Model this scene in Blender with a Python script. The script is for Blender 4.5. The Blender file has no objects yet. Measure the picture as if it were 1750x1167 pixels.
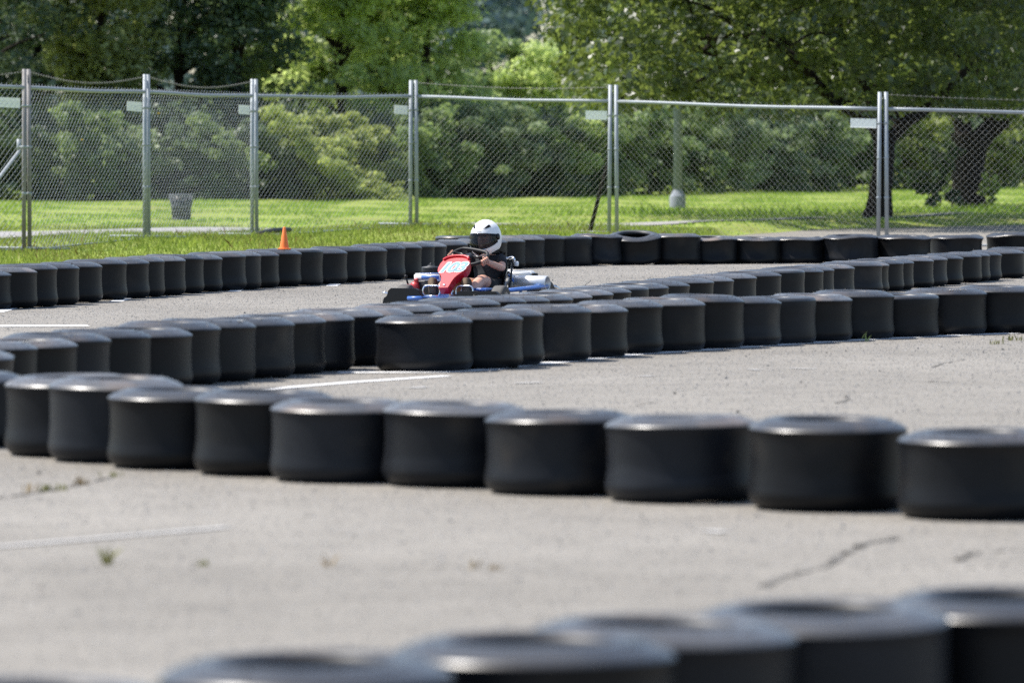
import bpy, bmesh, math, random
import numpy as np
from mathutils import Vector, Matrix, Euler

random.seed(7)
RS = np.random.RandomState(11)
scene = bpy.context.scene
COL = scene.collection

# ------------------------------------------------------------------ camera geometry
F, H, HY, CX = 9300.0, 1.3, 257.0, 875.0        # focal length, eye height, horizon row, centre column (photograph pixels)
def X_at(px, D): return (px - CX) * D / F
def Z_at(py, D): return H - (py - HY) * D / F
def D_ground(py, z=0.0): return (H - z) * F / (py - HY)

# ------------------------------------------------------------------ small helpers
def ss(a, b, x):
    t = max(0.0, min(1.0, (x - a) / (b - a)))
    return t * t * (3 - 2 * t)
def link(o, parent=None):
    COL.objects.link(o)
    if parent is not None: o.parent = parent
    return o
def tag(o, label=None, cat=None, group=None, kind=None):
    if label: o['label'] = label
    if cat: o['category'] = cat
    if group: o['group'] = group
    if kind: o['kind'] = kind
    return o
def empty(name, loc, rz=0.0):
    o = bpy.data.objects.new(name, None); o.empty_display_size = 0.1
    o.location = loc; o.rotation_euler = (0, 0, rz)
    return link(o)
def obj(name, bm, mat, parent=None, smooth=True):
    me = bpy.data.meshes.new(name)
    bmesh.ops.recalc_face_normals(bm, faces=bm.faces[:])
    bm.to_mesh(me); bm.free()
    if smooth:
        me.polygons.foreach_set('use_smooth', [True] * len(me.polygons))
    for m in (mat if isinstance(mat, (list, tuple)) else [mat]): me.materials.append(m)
    return link(bpy.data.objects.new(name, me), parent)
def mesh_np(name, V, N, mat, tint=None, parent=None):
    """V: (k*N,3) vertices, each N consecutive ones a face"""
    V = np.ascontiguousarray(V, dtype=np.float32)
    nv = len(V); nf = nv // N
    me = bpy.data.meshes.new(name)
    me.vertices.add(nv); me.vertices.foreach_set('co', V.ravel())
    me.loops.add(nv); me.loops.foreach_set('vertex_index', np.arange(nv, dtype=np.int32))
    me.polygons.add(nf); me.polygons.foreach_set('loop_start', np.arange(0, nv, N, dtype=np.int32))
    if tint is not None:
        a = me.attributes.new('tint', 'FLOAT', 'POINT')
        a.data.foreach_set('value', np.repeat(np.asarray(tint, dtype=np.float32), N))
    me.update(calc_edges=True); me.validate()
    me.materials.append(mat)
    return link(bpy.data.objects.new(name, me), parent)
def tube(bm, pts, r, n=8, closed=False, caps=True):
    pts = [Vector(p) for p in pts]
    k = len(pts)
    rr = r if isinstance(r, (list, tuple)) else [r] * k
    rings = []
    up = None
    for i in range(k):
        if closed: d = pts[(i + 1) % k] - pts[i - 1]
        else: d = pts[min(i + 1, k - 1)] - pts[max(i - 1, 0)]
        d.normalize()
        if up is None:
            up = Vector((0, 0, 1)) if abs(d.z) < 0.9 else Vector((1, 0, 0))
        a = d.cross(up).normalized(); b = a.cross(d).normalized(); up = b
        rings.append([bm.verts.new(pts[i] + (a * math.cos(2 * math.pi * j / n) + b * math.sin(2 * math.pi * j / n)) * rr[i]) for j in range(n)])
    for i in range(k if closed else k - 1):
        A, B = rings[i], rings[(i + 1) % k]
        for j in range(n):
            bm.faces.new((A[j], A[(j + 1) % n], B[(j + 1) % n], B[j]))
    if caps and not closed:
        bm.faces.new(rings[0][::-1]); bm.faces.new(rings[-1])
def box(bm, c, s, rot=None, bev=0.0):
    g = bmesh.ops.create_cube(bm, size=1.0)
    vs = g['verts']
    M = Matrix.Translation(c) @ (rot.to_matrix().to_4x4() if rot else Matrix.Identity(4)) @ Matrix.Diagonal((s[0], s[1], s[2], 1))
    bmesh.ops.transform(bm, matrix=M, verts=vs)
    if bev > 0:
        es = list({e for v in vs for e in v.link_edges})
        bmesh.ops.bevel(bm, geom=es, offset=bev, segments=2, affect='EDGES', profile=0.5)
def lathe(bm, prof, n=32, M=None, closed=False):
    """prof: list of (r,z); revolved about z, then transformed by M"""
    M = M or Matrix.Identity(4)
    rings = []
    for r, z in prof:
        rings.append([bm.verts.new(M @ Vector((r * math.cos(2 * math.pi * j / n), r * math.sin(2 * math.pi * j / n), z))) for j in range(n)])
    kk = len(prof)
    for i in range(kk if closed else kk - 1):
        A, B = rings[i], rings[(i + 1) % kk]
        for j in range(n):
            bm.faces.new((A[j], A[(j + 1) % n], B[(j + 1) % n], B[j]))
    return rings
def prism(bm, outline, t, M):
    a = [bm.verts.new(M @ Vector((x, y, 0))) for x, y in outline]
    b = [bm.verts.new(M @ Vector((x, y, t))) for x, y in outline]
    n = len(a)
    bm.faces.new(a[::-1]); bm.faces.new(b)
    for i in range(n): bm.faces.new((a[i], a[(i + 1) % n], b[(i + 1) % n], b[i]))
def smoothpath(pts, sub=6, closed=False):
    P = [Vector(p) for p in pts]; out = []
    n = len(P)
    for i in range(n if closed else n - 1):
        p0 = P[(i - 1) % n] if (closed or i > 0) else P[0]
        p1 = P[i]; p2 = P[(i + 1) % n]
        p3 = P[(i + 2) % n] if (closed or i + 2 < n) else P[-1]
        for k in range(sub):
            t = k / sub
            out.append(0.5 * ((2 * p1) + (p2 - p0) * t + (2 * p0 - 5 * p1 + 4 * p2 - p3) * t * t + (3 * p1 - p0 - 3 * p2 + p3) * t ** 3))
    if not closed: out.append(P[-1])
    return out

# ------------------------------------------------------------------ materials
def mat(name, base, rough=0.6, metal=0.0, spec=0.5, noise=None, bump=None, coat=0.0, trans=0.0, alpha=1.0):
    """noise=(scale, amount, colour2); bump=(scale, strength, distance)"""
    m = bpy.data.materials.new(name); m.use_nodes = True
    nt = m.node_tree; p = nt.nodes['Principled BSDF']
    p.inputs['Base Color'].default_value = (*base, 1)
    p.inputs['Roughness'].default_value = rough
    p.inputs['Metallic'].default_value = metal
    p.inputs['Specular IOR Level'].default_value = spec
    p.inputs['Coat Weight'].default_value = coat
    p.inputs['Transmission Weight'].default_value = trans
    tc = nt.nodes.new('ShaderNodeTexCoord')
    if noise:
        n = nt.nodes.new('ShaderNodeTexNoise'); n.inputs['Scale'].default_value = noise[0]; n.inputs['Detail'].default_value = 6
        n.inputs['Roughness'].default_value = 0.65
        nt.links.new(tc.outputs['Object'], n.inputs['Vector'])
        r = nt.nodes.new('ShaderNodeMapRange'); r.inputs['From Min'].default_value = 0.5 - noise[1] * 0.5; r.inputs['From Max'].default_value = 0.5 + noise[1] * 0.5
        nt.links.new(n.outputs['Fac'], r.inputs['Value'])
        mx = nt.nodes.new('ShaderNodeMix'); mx.data_type = 'RGBA'
        mx.inputs[6].default_value = (*base, 1); mx.inputs[7].default_value = (*noise[2], 1)
        nt.links.new(r.outputs['Result'], mx.inputs[0]); nt.links.new(mx.outputs[2], p.inputs['Base Color'])
    if bump:
        n = nt.nodes.new('ShaderNodeTexNoise'); n.inputs['Scale'].default_value = bump[0]; n.inputs['Detail'].default_value = 4
        nt.links.new(tc.outputs['Object'], n.inputs['Vector'])
        b = nt.nodes.new('ShaderNodeBump'); b.inputs['Strength'].default_value = bump[1]; b.inputs['Distance'].default_value = bump[2]
        nt.links.new(n.outputs['Fac'], b.inputs['Height']); nt.links.new(b.outputs['Normal'], p.inputs['Normal'])
    return m
def leaf_mat(name, dark, light, trans=(0.2, 0.32, 0.04), tw=0.35, rough=0.45, spec=0.5):
    m = bpy.data.materials.new(name); m.use_nodes = True
    nt = m.node_tree; p = nt.nodes['Principled BSDF']; out = nt.nodes['Material Output']
    at = nt.nodes.new('ShaderNodeAttribute'); at.attribute_name = 'tint'
    mx = nt.nodes.new('ShaderNodeMix'); mx.data_type = 'RGBA'
    mx.inputs[6].default_value = (*dark, 1); mx.inputs[7].default_value = (*light, 1)
    nt.links.new(at.outputs['Fac'], mx.inputs[0]); nt.links.new(mx.outputs[2], p.inputs['Base Color'])
    p.inputs['Roughness'].default_value = rough; p.inputs['Specular IOR Level'].default_value = spec
    t = nt.nodes.new('ShaderNodeBsdfTranslucent')
    mx2 = nt.nodes.new('ShaderNodeMix'); mx2.data_type = 'RGBA'
    mx2.inputs[6].default_value = tuple(0.55 * c for c in trans) + (1,); mx2.inputs[7].default_value = (*trans, 1)
    nt.links.new(at.outputs['Fac'], mx2.inputs[0]); nt.links.new(mx2.outputs[2], t.inputs['Color'])
    s = nt.nodes.new('ShaderNodeMixShader'); s.inputs[0].default_value = tw
    nt.links.new(p.outputs[0], s.inputs[1]); nt.links.new(t.outputs[0], s.inputs[2]); nt.links.new(s.outputs[0], out.inputs['Surface'])
    return m

def asphalt_mat():
    m = bpy.data.materials.new('asphalt'); m.use_nodes = True
    nt = m.node_tree; p = nt.nodes['Principled BSDF']; L = nt.links.new
    tc = nt.nodes.new('ShaderNodeTexCoord')
    def noise(scale, detail=5, rough=0.6):
        n = nt.nodes.new('ShaderNodeTexNoise'); n.inputs['Scale'].default_value = scale; n.inputs['Detail'].default_value = detail
        n.inputs['Roughness'].default_value = rough; L(tc.outputs['Object'], n.inputs['Vector']); return n
    big = noise(0.35, 4); mid = noise(3.0, 6, 0.7); fine = noise(55.0, 5, 0.8)
    def ramp(n, a, b, c0, c1):
        r = nt.nodes.new('ShaderNodeValToRGB'); r.color_ramp.elements[0].position = a; r.color_ramp.elements[1].position = b
        r.color_ramp.elements[0].color = (*c0, 1); r.color_ramp.elements[1].color = (*c1, 1); L(n.outputs['Fac'], r.inputs['Fac']); return r
    r1 = ramp(big, 0.3, 0.7, (0.183, 0.169, 0.147), (0.247, 0.230, 0.203))
    r2 = ramp(mid, 0.3, 0.7, (0.84, 0.84, 0.84), (1.1, 1.1, 1.1))
    r3 = ramp(fine, 0.3, 0.7, (0.6, 0.6, 0.6), (1.35, 1.34, 1.32))
    def mul(a, b):
        x = nt.nodes.new('ShaderNodeMix'); x.data_type = 'RGBA'; x.blend_type = 'MULTIPLY'; x.inputs[0].default_value = 1
        L(a, x.inputs[6]); L(b, x.inputs[7]); return x.outputs[2]
    c = mul(mul(r1.outputs[0], r2.outputs[0]), r3.outputs[0])
    L(c, p.inputs['Base Color'])
    p.inputs['Roughness'].default_value = 0.8; p.inputs['Specular IOR Level'].default_value = 0.35
    v = nt.nodes.new('ShaderNodeTexVoronoi'); v.inputs['Scale'].default_value = 70; L(tc.outputs['Object'], v.inputs['Vector'])
    b = nt.nodes.new('ShaderNodeBump'); b.inputs['Strength'].default_value = 0.5; b.inputs['Distance'].default_value = 0.006
    L(v.outputs['Distance'], b.inputs['Height']); L(b.outputs['Normal'], p.inputs['Normal'])
    return m
def grass_ground_mat():
    m = bpy.data.materials.new('grass_soil'); m.use_nodes = True
    nt = m.node_tree; p = nt.nodes['Principled BSDF']; L = nt.links.new
    tc = nt.nodes.new('ShaderNodeTexCoord')
    n = nt.nodes.new('ShaderNodeTexNoise'); n.inputs['Scale'].default_value = 0.6; n.inputs['Detail'].default_value = 8; n.inputs['Roughness'].default_value = 0.7
    L(tc.outputs['Object'], n.inputs['Vector'])
    r = nt.nodes.new('ShaderNodeValToRGB'); e = r.color_ramp.elements
    e[0].position = 0.28; e[0].color = (0.2, 0.18, 0.075, 1); e[1].position = 0.72; e[1].color = (0.25, 0.33, 0.065, 1)
    k = e.new(0.5); k.color = (0.22, 0.27, 0.06, 1)
    L(n.outputs['Fac'], r.inputs['Fac']); L(r.outputs[0], p.inputs['Base Color'])
    p.inputs['Roughness'].default_value = 0.9; p.inputs['Specular IOR Level'].default_value = 0.1
    return m

M = {}
M['asphalt'] = asphalt_mat()
M['grass_soil'] = grass_ground_mat()
M['path'] = mat('old_path', (0.24, 0.23, 0.22), 0.9, noise=(8, 0.5, (0.3, 0.29, 0.28)))
M['paint'] = mat('road_paint', (0.62, 0.62, 0.61), 0.7, noise=(14, 0.35, (0.8, 0.8, 0.79)))
M['paint_worn'] = mat('worn_paint', (0.29, 0.285, 0.27), 0.8, noise=(9, 0.4, (0.42, 0.41, 0.4)))
M['crack'] = mat('crack_fill', (0.115, 0.106, 0.095), 0.9, noise=(9, 0.5, (0.2, 0.19, 0.17)))
M['grit'] = mat('stone_grit', (0.2, 0.195, 0.19), 0.85)
M['rubber'] = mat('tread_rubber', (0.0075, 0.008, 0.0095), 0.62, spec=0.22, noise=(7, 0.6, (0.013, 0.013, 0.0145)), bump=(60, 0.12, 0.002))
M['sidewall'] = mat('dusty_sidewall', (0.05, 0.05, 0.051), 0.5, spec=0.5, noise=(6, 0.5, (0.15, 0.14, 0.13)), bump=(90, 0.15, 0.0015))
def ring_rubber(name, base, dust, stain, rough, spec):
    m = bpy.data.materials.new(name); m.use_nodes = True
    nt = m.node_tree; p = nt.nodes['Principled BSDF']; L = nt.links.new
    tc = nt.nodes.new('ShaderNodeTexCoord'); oi = nt.nodes.new('ShaderNodeObjectInfo')
    mu = nt.nodes.new('ShaderNodeVectorMath'); mu.operation = 'MULTIPLY'; mu.inputs[1].default_value = (1, 1, 0); L(tc.outputs['Object'], mu.inputs[0])
    ln = nt.nodes.new('ShaderNodeVectorMath'); ln.operation = 'LENGTH'; L(mu.outputs[0], ln.inputs[0])
    ad = nt.nodes.new('ShaderNodeMath'); ad.operation = 'ADD'; L(ln.outputs['Value'], ad.inputs[0]); L(oi.outputs['Random'], ad.inputs[1])
    rn = nt.nodes.new('ShaderNodeTexNoise'); rn.noise_dimensions = '1D'; rn.inputs['Scale'].default_value = 150; rn.inputs['Detail'].default_value = 2; L(ad.outputs[0], rn.inputs['W'])
    n1 = nt.nodes.new('ShaderNodeTexNoise'); n1.noise_dimensions = '4D'; n1.inputs['Scale'].default_value = 7; n1.inputs['Detail'].default_value = 7; n1.inputs['Roughness'].default_value = .7
    L(tc.outputs['Object'], n1.inputs['Vector'])
    w4 = nt.nodes.new('ShaderNodeMath'); w4.operation = 'MULTIPLY'; w4.inputs[1].default_value = 40; L(oi.outputs['Random'], w4.inputs[0]); L(w4.outputs[0], n1.inputs['W'])
    def ramp(src, a, b):
        r = nt.nodes.new('ShaderNodeMapRange'); r.inputs['From Min'].default_value = a; r.inputs['From Max'].default_value = b; L(src, r.inputs['Value']); return r.outputs[0]
    sm = nt.nodes.new('ShaderNodeMath'); sm.operation = 'MULTIPLY_ADD'; sm.inputs[1].default_value = .55; L(ramp(rn.outputs['Fac'], .35, .65), sm.inputs[0])
    h = nt.nodes.new('ShaderNodeMath'); h.operation = 'MULTIPLY'; h.inputs[1].default_value = .6; L(ramp(n1.outputs['Fac'], .35, .68), h.inputs[0]); L(h.outputs[0], sm.inputs[2])
    m1 = nt.nodes.new('ShaderNodeMix'); m1.data_type = 'RGBA'; m1.inputs[6].default_value = (*base, 1); m1.inputs[7].default_value = (*dust, 1); L(sm.outputs[0], m1.inputs[0])
    n2 = nt.nodes.new('ShaderNodeTexNoise'); n2.noise_dimensions = '4D'; n2.inputs['Scale'].default_value = 3.2; n2.inputs['Detail'].default_value = 3; L(tc.outputs['Object'], n2.inputs['Vector']); L(w4.outputs[0], n2.inputs['W'])
    m2 = nt.nodes.new('ShaderNodeMix'); m2.data_type = 'RGBA'; m2.inputs[7].default_value = (*stain, 1); L(ramp(n2.outputs['Fac'], .56, .72), m2.inputs[0]); L(m1.outputs[2], m2.inputs[6])
    wr = nt.nodes.new('ShaderNodeMapRange'); wr.inputs['To Min'].default_value = .65; wr.inputs['To Max'].default_value = 1.9
    fr = nt.nodes.new('ShaderNodeMath'); fr.operation = 'POWER'; fr.inputs[1].default_value = 2.2; L(oi.outputs['Random'], fr.inputs[0]); L(fr.outputs[0], wr.inputs['Value'])
    m3 = nt.nodes.new('ShaderNodeVectorMath'); m3.operation = 'SCALE'; L(m2.outputs[2], m3.inputs[0]); L(wr.outputs[0], m3.inputs['Scale'])
    L(m3.outputs[0], p.inputs['Base Color']); p.inputs['Roughness'].default_value = rough; p.inputs['Specular IOR Level'].default_value = spec
    b = nt.nodes.new('ShaderNodeBump'); b.inputs['Strength'].default_value = .35; b.inputs['Distance'].default_value = .002; L(rn.outputs['Fac'], b.inputs['Height']); L(b.outputs['Normal'], p.inputs['Normal'])
    return m
M['sidewall'] = ring_rubber('dusty_sidewall', (0.016, 0.017, 0.0195), (0.078, 0.077, 0.077), (0.11, 0.086, 0.068), 0.36, 0.6)
M['rubber'] = ring_rubber('tread_rubber', (0.0025, 0.0032, 0.0048), (0.0065, 0.0075, 0.0098), (0.02, 0.0175, 0.0155), 0.48, 0.21)
M['bead'] = mat('bead_rubber', (0.014, 0.014, 0.015), 0.45, spec=0.4)
M['lettering'] = mat('white_lettering', (0.55, 0.54, 0.5), 0.7, noise=(60, 0.5, (0.12, 0.12, 0.12)))
M['galv'] = mat('galvanised_steel', (0.33, 0.37, 0.41), 0.55, metal=0.15, noise=(11, 0.6, (0.25, 0.27, 0.29)))
M['wire_dull'] = mat('dull_wire', (0.34, 0.345, 0.34), 0.55, metal=0.2)
M['barb'] = mat('barbed_wire', (0.22, 0.215, 0.2), 0.6, metal=0.3)
M['bin'] = mat('bin_slats', (0.12, 0.13, 0.16), 0.7)
M['rusty'] = mat('weathered_steel', (0.25, 0.25, 0.26), 0.65, metal=0.1, noise=(9, 0.6, (0.17, 0.155, 0.15)))
M['wire'] = mat('fence_wire', (0.62, 0.61, 0.59), 0.42, metal=0.5)
M['tag'] = mat('tag_plate', (0.94, 0.94, 0.95), 0.6)
M['dark_metal'] = mat('dark_metal', (0.035, 0.037, 0.04), 0.5, metal=0.2)
M['pole'] = mat('pole_paint', (0.17, 0.2, 0.27), 0.8, spec=.15)
M['concrete'] = mat('concrete', (0.2, 0.22, 0.26), 0.9, noise=(10, 0.5, (0.28, 0.3, 0.34)))
M['bark'] = mat('bark', (0.014, 0.012, 0.011), 0.95, spec=.1, noise=(12, 0.6, (0.034, 0.029, 0.025)), bump=(25, 0.8, 0.03))
M['orange'] = mat('cone_orange', (0.95, 0.2, 0.02), 0.5, noise=(20, 0.4, (0.9, 0.22, 0.05)))
M['leaf_dark'] = leaf_mat('leaf_dark', (0.04, 0.072, 0.05), (0.105, 0.16, 0.08), (0.2, 0.28, 0.11), 0.42, 0.42)  # blue lifted in the wood's leaf colours to stand in for haze
M['leaf_olive'] = leaf_mat('leaf_olive', (0.1, 0.135, 0.07), (0.3, 0.34, 0.14), (0.54, 0.6, 0.2), 0.46, 0.38)
M['leaf_mid'] = leaf_mat('leaf_mid', (0.075, 0.125, 0.065), (0.2, 0.28, 0.115), (0.38, 0.5, 0.16), 0.46, 0.42)
M['leaf_bright'] = leaf_mat('leaf_bright', (0.16, 0.24, 0.11), (0.4, 0.49, 0.19), (0.72, 0.86, 0.28), 0.55, 0.42)
M['leaf_yellow'] = leaf_mat('leaf_yellow', (0.17, 0.22, 0.07), (0.34, 0.4, 0.13), (0.6, 0.68, 0.2), 0.5, 0.45)
M['leaf_pale'] = leaf_mat('leaf_pale', (0.12, 0.175, 0.10), (0.29, 0.36, 0.2), (0.44, 0.54, 0.24), 0.45, 0.4)
M['leaf_haze'] = leaf_mat('leaf_far', (0.11, 0.17, 0.19), (0.19, 0.25, 0.23), (0.15, 0.22, 0.2), 0.3, 0.85, 0.05)  # distance haze painted into the leaf colour as blue
M['leaf_oak'] = leaf_mat('leaf_oak', (0.022, 0.042, 0.022), (0.075, 0.105, 0.038), (0.28, 0.36, 0.075), 0.42, 0.42, 0.6)
M['blade'] = leaf_mat('grass_blade', (0.16, 0.165, 0.045), (0.23, 0.33, 0.055), (0.42, 0.53, 0.09), 0.42, 0.6, 0.25)
M['blade_field'] = leaf_mat('field_blade', (0.17, 0.26, 0.05), (0.28, 0.42, 0.075), (0.46, 0.64, 0.11), 0.45, 0.65, 0.15)
M['weed_leaf'] = leaf_mat('weed_leaf', (0.11, 0.11, 0.03), (0.2, 0.2, 0.06), (0.26, 0.27, 0.06), 0.35, 0.6)
M['straw'] = leaf_mat('dry_stalk', (0.2, 0.13, 0.05), (0.32, 0.24, 0.1), (0.3, 0.2, 0.08), 0.3, 0.7, 0.2)
M['red'] = mat('red_plastic', (0.52, 0.005, 0.018), 0.36, spec=0.45)
M['white'] = mat('white_gloss', (0.84, 0.84, 0.84), 0.32, spec=.45)
M['whiteplastic'] = mat('white_plastic', (0.78, 0.79, 0.8), 0.35)
M['cyan'] = mat('light_blue_vinyl', (0.19, 0.34, 0.42), 0.55, spec=.2)
M['blue'] = mat('blue_paint', (0.055, 0.15, 0.46), 0.3, coat=0.4)
M['black'] = mat('black_plastic', (0.009, 0.01, 0.012), 0.5, spec=0.3)
M['blackgloss'] = mat('black_gloss', (0.008, 0.008, 0.009), 0.28, spec=.35)
M['alu'] = mat('brushed_aluminium', (0.74, 0.74, 0.73), 0.38, metal=0.45, noise=(30, 0.4, (0.62, 0.62, 0.61)))
M['chrome'] = mat('bright_steel', (0.75, 0.75, 0.76), 0.18, metal=1.0)
M['amber'] = mat('amber_tank', (0.5, 0.2, 0.045), 0.4)
M['redmetal'] = mat('red_anodised', (0.4, 0.03, 0.035), 0.35, metal=0.3)
M['karttyre'] = mat('kart_tyre', (0.04, 0.038, 0.036), 0.7, noise=(15, 0.6, (0.09, 0.085, 0.078)))
M['skin'] = mat('skin', (0.56, 0.3, 0.215), 0.5, noise=(20, 0.5, (0.6, 0.34, 0.25)))
M['shirt'] = mat('black_shirt', (0.012, 0.014, 0.018), 0.9, bump=(14, 0.5, 0.02))
M['shorts'] = mat('black_shorts', (0.011, 0.011, 0.013), 0.95, bump=(14, 0.5, 0.02))
M['shoe'] = mat('brown_shoe', (0.085, 0.058, 0.04), 0.8, noise=(40, 0.6, (0.05, 0.035, 0.025)))
M['sole'] = mat('shoe_sole', (0.16, 0.11, 0.065), 0.85, noise=(50, 0.5, (0.1, 0.07, 0.045)))
M['hair'] = mat('dark_hair', (0.02, 0.013, 0.009), 0.6)
M['eye'] = mat('eye', (0.03, 0.02, 0.015), 0.2)
def visor_mat():
    m = bpy.data.materials.new('smoked_visor'); m.use_nodes = True
    nt = m.node_tree; p = nt.nodes['Principled BSDF']; out = nt.nodes['Material Output']
    p.inputs['Base Color'].default_value = (0.012, 0.014, 0.018, 1); p.inputs['Roughness'].default_value = 0.05; p.inputs['Specular IOR Level'].default_value = 0.7
    t = nt.nodes.new('ShaderNodeBsdfTransparent'); t.inputs['Color'].default_value = (0.7, 0.71, 0.74, 1)
    s = nt.nodes.new('ShaderNodeMixShader'); s.inputs[0].default_value = 0.6
    nt.links.new(p.outputs[0], s.inputs[1]); nt.links.new(t.outputs[0], s.inputs[2]); nt.links.new(s.outputs[0], out.inputs['Surface'])
    return m
M['visor'] = visor_mat()

# ------------------------------------------------------------------ tyres
R0, H0 = 0.295, 0.32
NSEG = 64
def tyre_mesh(kind):
    rnd = random.Random(kind * 13 + 1)
    if kind == 3:      # squared shoulder
        tread = [(0.268, 0.002), (0.284, 0.012), (0.292, 0.03), (0.293, 0.06), (0.288, 0.11), (0.286, 0.16), (0.288, 0.21), (0.293, 0.265), (0.292, 0.292)]
        side = [(0.292, 0.292), (0.288, 0.303), (0.276, 0.311), (0.25, 0.316), (0.22, 0.319), (0.195, 0.317), (0.18, 0.311)]
    else:
        c = [0.002, 0.0045, 0.0070][kind % 3]
        tread = [(0.235, 0.002), (0.262, 0.006), (0.279, 0.016), (0.2885, 0.030), (0.2955, 0.046), (0.297, 0.058), (0.2955, 0.072), (0.2945 - c * 0.45, 0.092), (0.2935 - c * 0.85, 0.118), (0.2925 - c, 0.148), (0.2922 - c, 0.178),
                 (0.2922 - c, 0.208), (0.2922 - c * 0.9, 0.236), (0.292 - c * .6, 0.256), (0.2925 - c * .25, 0.268), (0.2945, 0.2745), (0.2952, 0.2795), (0.2948, 0.2835)]
        side = [(0.2948, 0.2835), (0.2925, 0.2865), (0.288, 0.2905), (0.2835, 0.2935), (0.2815, 0.2937), (0.270, 0.3015), (0.258, 0.305), (0.2555, 0.3045), (0.24, 0.312), (0.224, 0.317), (0.205, 0.3195), (0.19, 0.317), (0.18, 0.311)]
    bead = [(0.18, 0.311), (0.172, 0.303), (0.168, 0.290), (0.172, 0.278), (0.188, 0.272)]
    inner = [(0.188, 0.272), (0.215, 0.282), (0.245, 0.274), (0.266, 0.25), (0.274, 0.2), (0.272, 0.14), (0.272, 0.08), (0.258, 0.045), (0.225, 0.03), (0.19, 0.03), (0.172, 0.022), (0.17, 0.01), (0.19, 0.002), (0.235, 0.002)]
    ph = [rnd.uniform(0, 6.28) for _ in range(6)]
    def warp(bm, amt):
        for v in bm.verts:
            a = math.atan2(v.co.y, v.co.x)
            z = v.co.z / H0
            k = 1 + amt * (0.5 * math.sin(2 * a + ph[0]) + 0.35 * math.sin(3 * a + ph[1] + 2 * z) + 0.3 * math.sin(5 * a + ph[2]))
            v.co.x *= k; v.co.y *= k
            v.co.z += amt * 0.5 * H0 * z * math.sin(a + ph[3]) + amt * 0.22 * H0 * z * math.sin(2 * a + ph[4])
            if kind >= 4:      # crushed side
                d = math.cos(a - (-math.pi / 2 + (ph[5] - 3.14) * 0.25))
                if d > 0:
                    bend = math.sin(math.pi * min(1, max(0, z * 0.95)))
                    s = 1 - 0.10 * d ** 2 * bend * (1 + 0.5 * math.sin(4 * a + ph[1]))
                    v.co.x *= s; v.co.y *= s
                    v.co.z -= 0.009 * d ** 3 * z ** 3
                    v.co.z += 0.005 * z ** 2 * math.sin(4 * a + ph[2])
    amt = 0.010 if kind < 4 else 0.028
    out = []
    bm = bmesh.new(); lathe(bm, tread, NSEG); lathe(bm, inner, NSEG)
    bmesh.ops.remove_doubles(bm, verts=bm.verts[:], dist=0.0002); warp(bm, amt)
    out.append((bm, 'tread'))
    bm = bmesh.new(); lathe(bm, side, NSEG)
    if kind != 3:
        for rr, zz, cnt in ((0.288, 0.2885, 26), (0.266, 0.3015, 22), (0.232, 0.316, 18)):     # moulding whiskers
            for j in range(cnt):
                a = 2 * math.pi * (j + rnd.uniform(-0.35, 0.35)) / cnt
                if rnd.random() < 0.3: continue
                h = rnd.uniform(0.005, 0.015); w = 0.0034
                c = Vector((rr * math.cos(a), rr * math.sin(a), zz - 0.002))
                tip = bm.verts.new(c + Vector((rnd.uniform(-.003, .003), rnd.uniform(-.003, .003), h)))
                b3 = [bm.verts.new(c + Vector((w * math.cos(q), w * math.sin(q), 0))) for q in (0, 2.1, 4.2)]
                for q in range(3): bm.faces.new((b3[q], b3[(q + 1) % 3], tip))
    warp(bm, amt); out.append((bm, 'sidewall'))
    bm = bmesh.new(); lathe(bm, bead, NSEG); warp(bm, amt); out.append((bm, 'bead'))
    bm = bmesh.new()                                    # worn moulded lettering, not legible
    for a0 in (rnd.uniform(0, 6.28),):
        for j in range(8):
            a = a0 + j * 0.085
            for q in range(rnd.randint(1, 2)):
                r1 = 0.214 + q * 0.012 + rnd.uniform(0, 0.006); r2 = r1 + rnd.uniform(0.006, 0.02); da = rnd.uniform(0.012, 0.03)
                def zt(r): return 0.3195 - max(0, (r - 0.205)) * 0.16 + 0.0016
                q4 = [bm.verts.new((r * math.cos(t), r * math.sin(t), zt(r))) for r, t in ((r1, a - da), (r2, a - da), (r2, a + da), (r1, a + da))]
                bm.faces.new(q4)
    warp(bm, amt); out.append((bm, 'lettering'))
    return out
PROTO = {}
def make_proto(kind):
    parts = tyre_mesh(kind)
    mats = {'tread': M['rubber'], 'sidewall': M['sidewall'], 'bead': M['bead'], 'lettering': M['lettering']}
    res = []
    for bm, nm in parts:
        me = bpy.data.meshes.new('racing_tyre' if nm == 'tread' else nm)
        bmesh.ops.recalc_face_normals(bm, faces=bm.faces[:]); bm.to_mesh(me); bm.free()
        me.polygons.foreach_set('use_smooth', [True] * len(me.polygons)); me.materials.append(mats[nm])
        if nm == 'sidewall':
            me.materials.append(M['bead'])
            for pl in me.polygons:
                if len(pl.vertices) == 3: pl.material_index = 1
        res.append((nm, me))
    PROTO[kind] = res
for k in range(7): make_proto(k)

TY = random.Random(5)
def tyre(x, y, label, group, R=R0, h=H0, kind=None, rz=None, tilt=(0, 0), letters=None, z=0.0):
    if kind is None: kind = TY.choice((0, 1, 2, 0, 1, 2, 1, 3))
    if rz is None: rz = TY.uniform(0, 6.28) if kind < 4 else TY.uniform(-0.5, 0.5)
    if letters is None: letters = TY.random() < 0.3
    root = None
    for nm, me in PROTO[kind]:
        if nm == 'lettering' and not letters: continue
        o = bpy.data.objects.new('racing_tyre' if nm == 'tread' else nm, me)
        if root is None:
            root = o; link(o)
            o.location = (x, y, z); o.scale = (R / R0, R / R0, h / H0)
            o.rotation_euler = Euler((tilt[0] + TY.uniform(-.012, .012), tilt[1] + TY.uniform(-.012, .012), rz), 'XYZ')
        else: link(o, root)
    tag(root, label, 'tyre', group)
    return root

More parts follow.
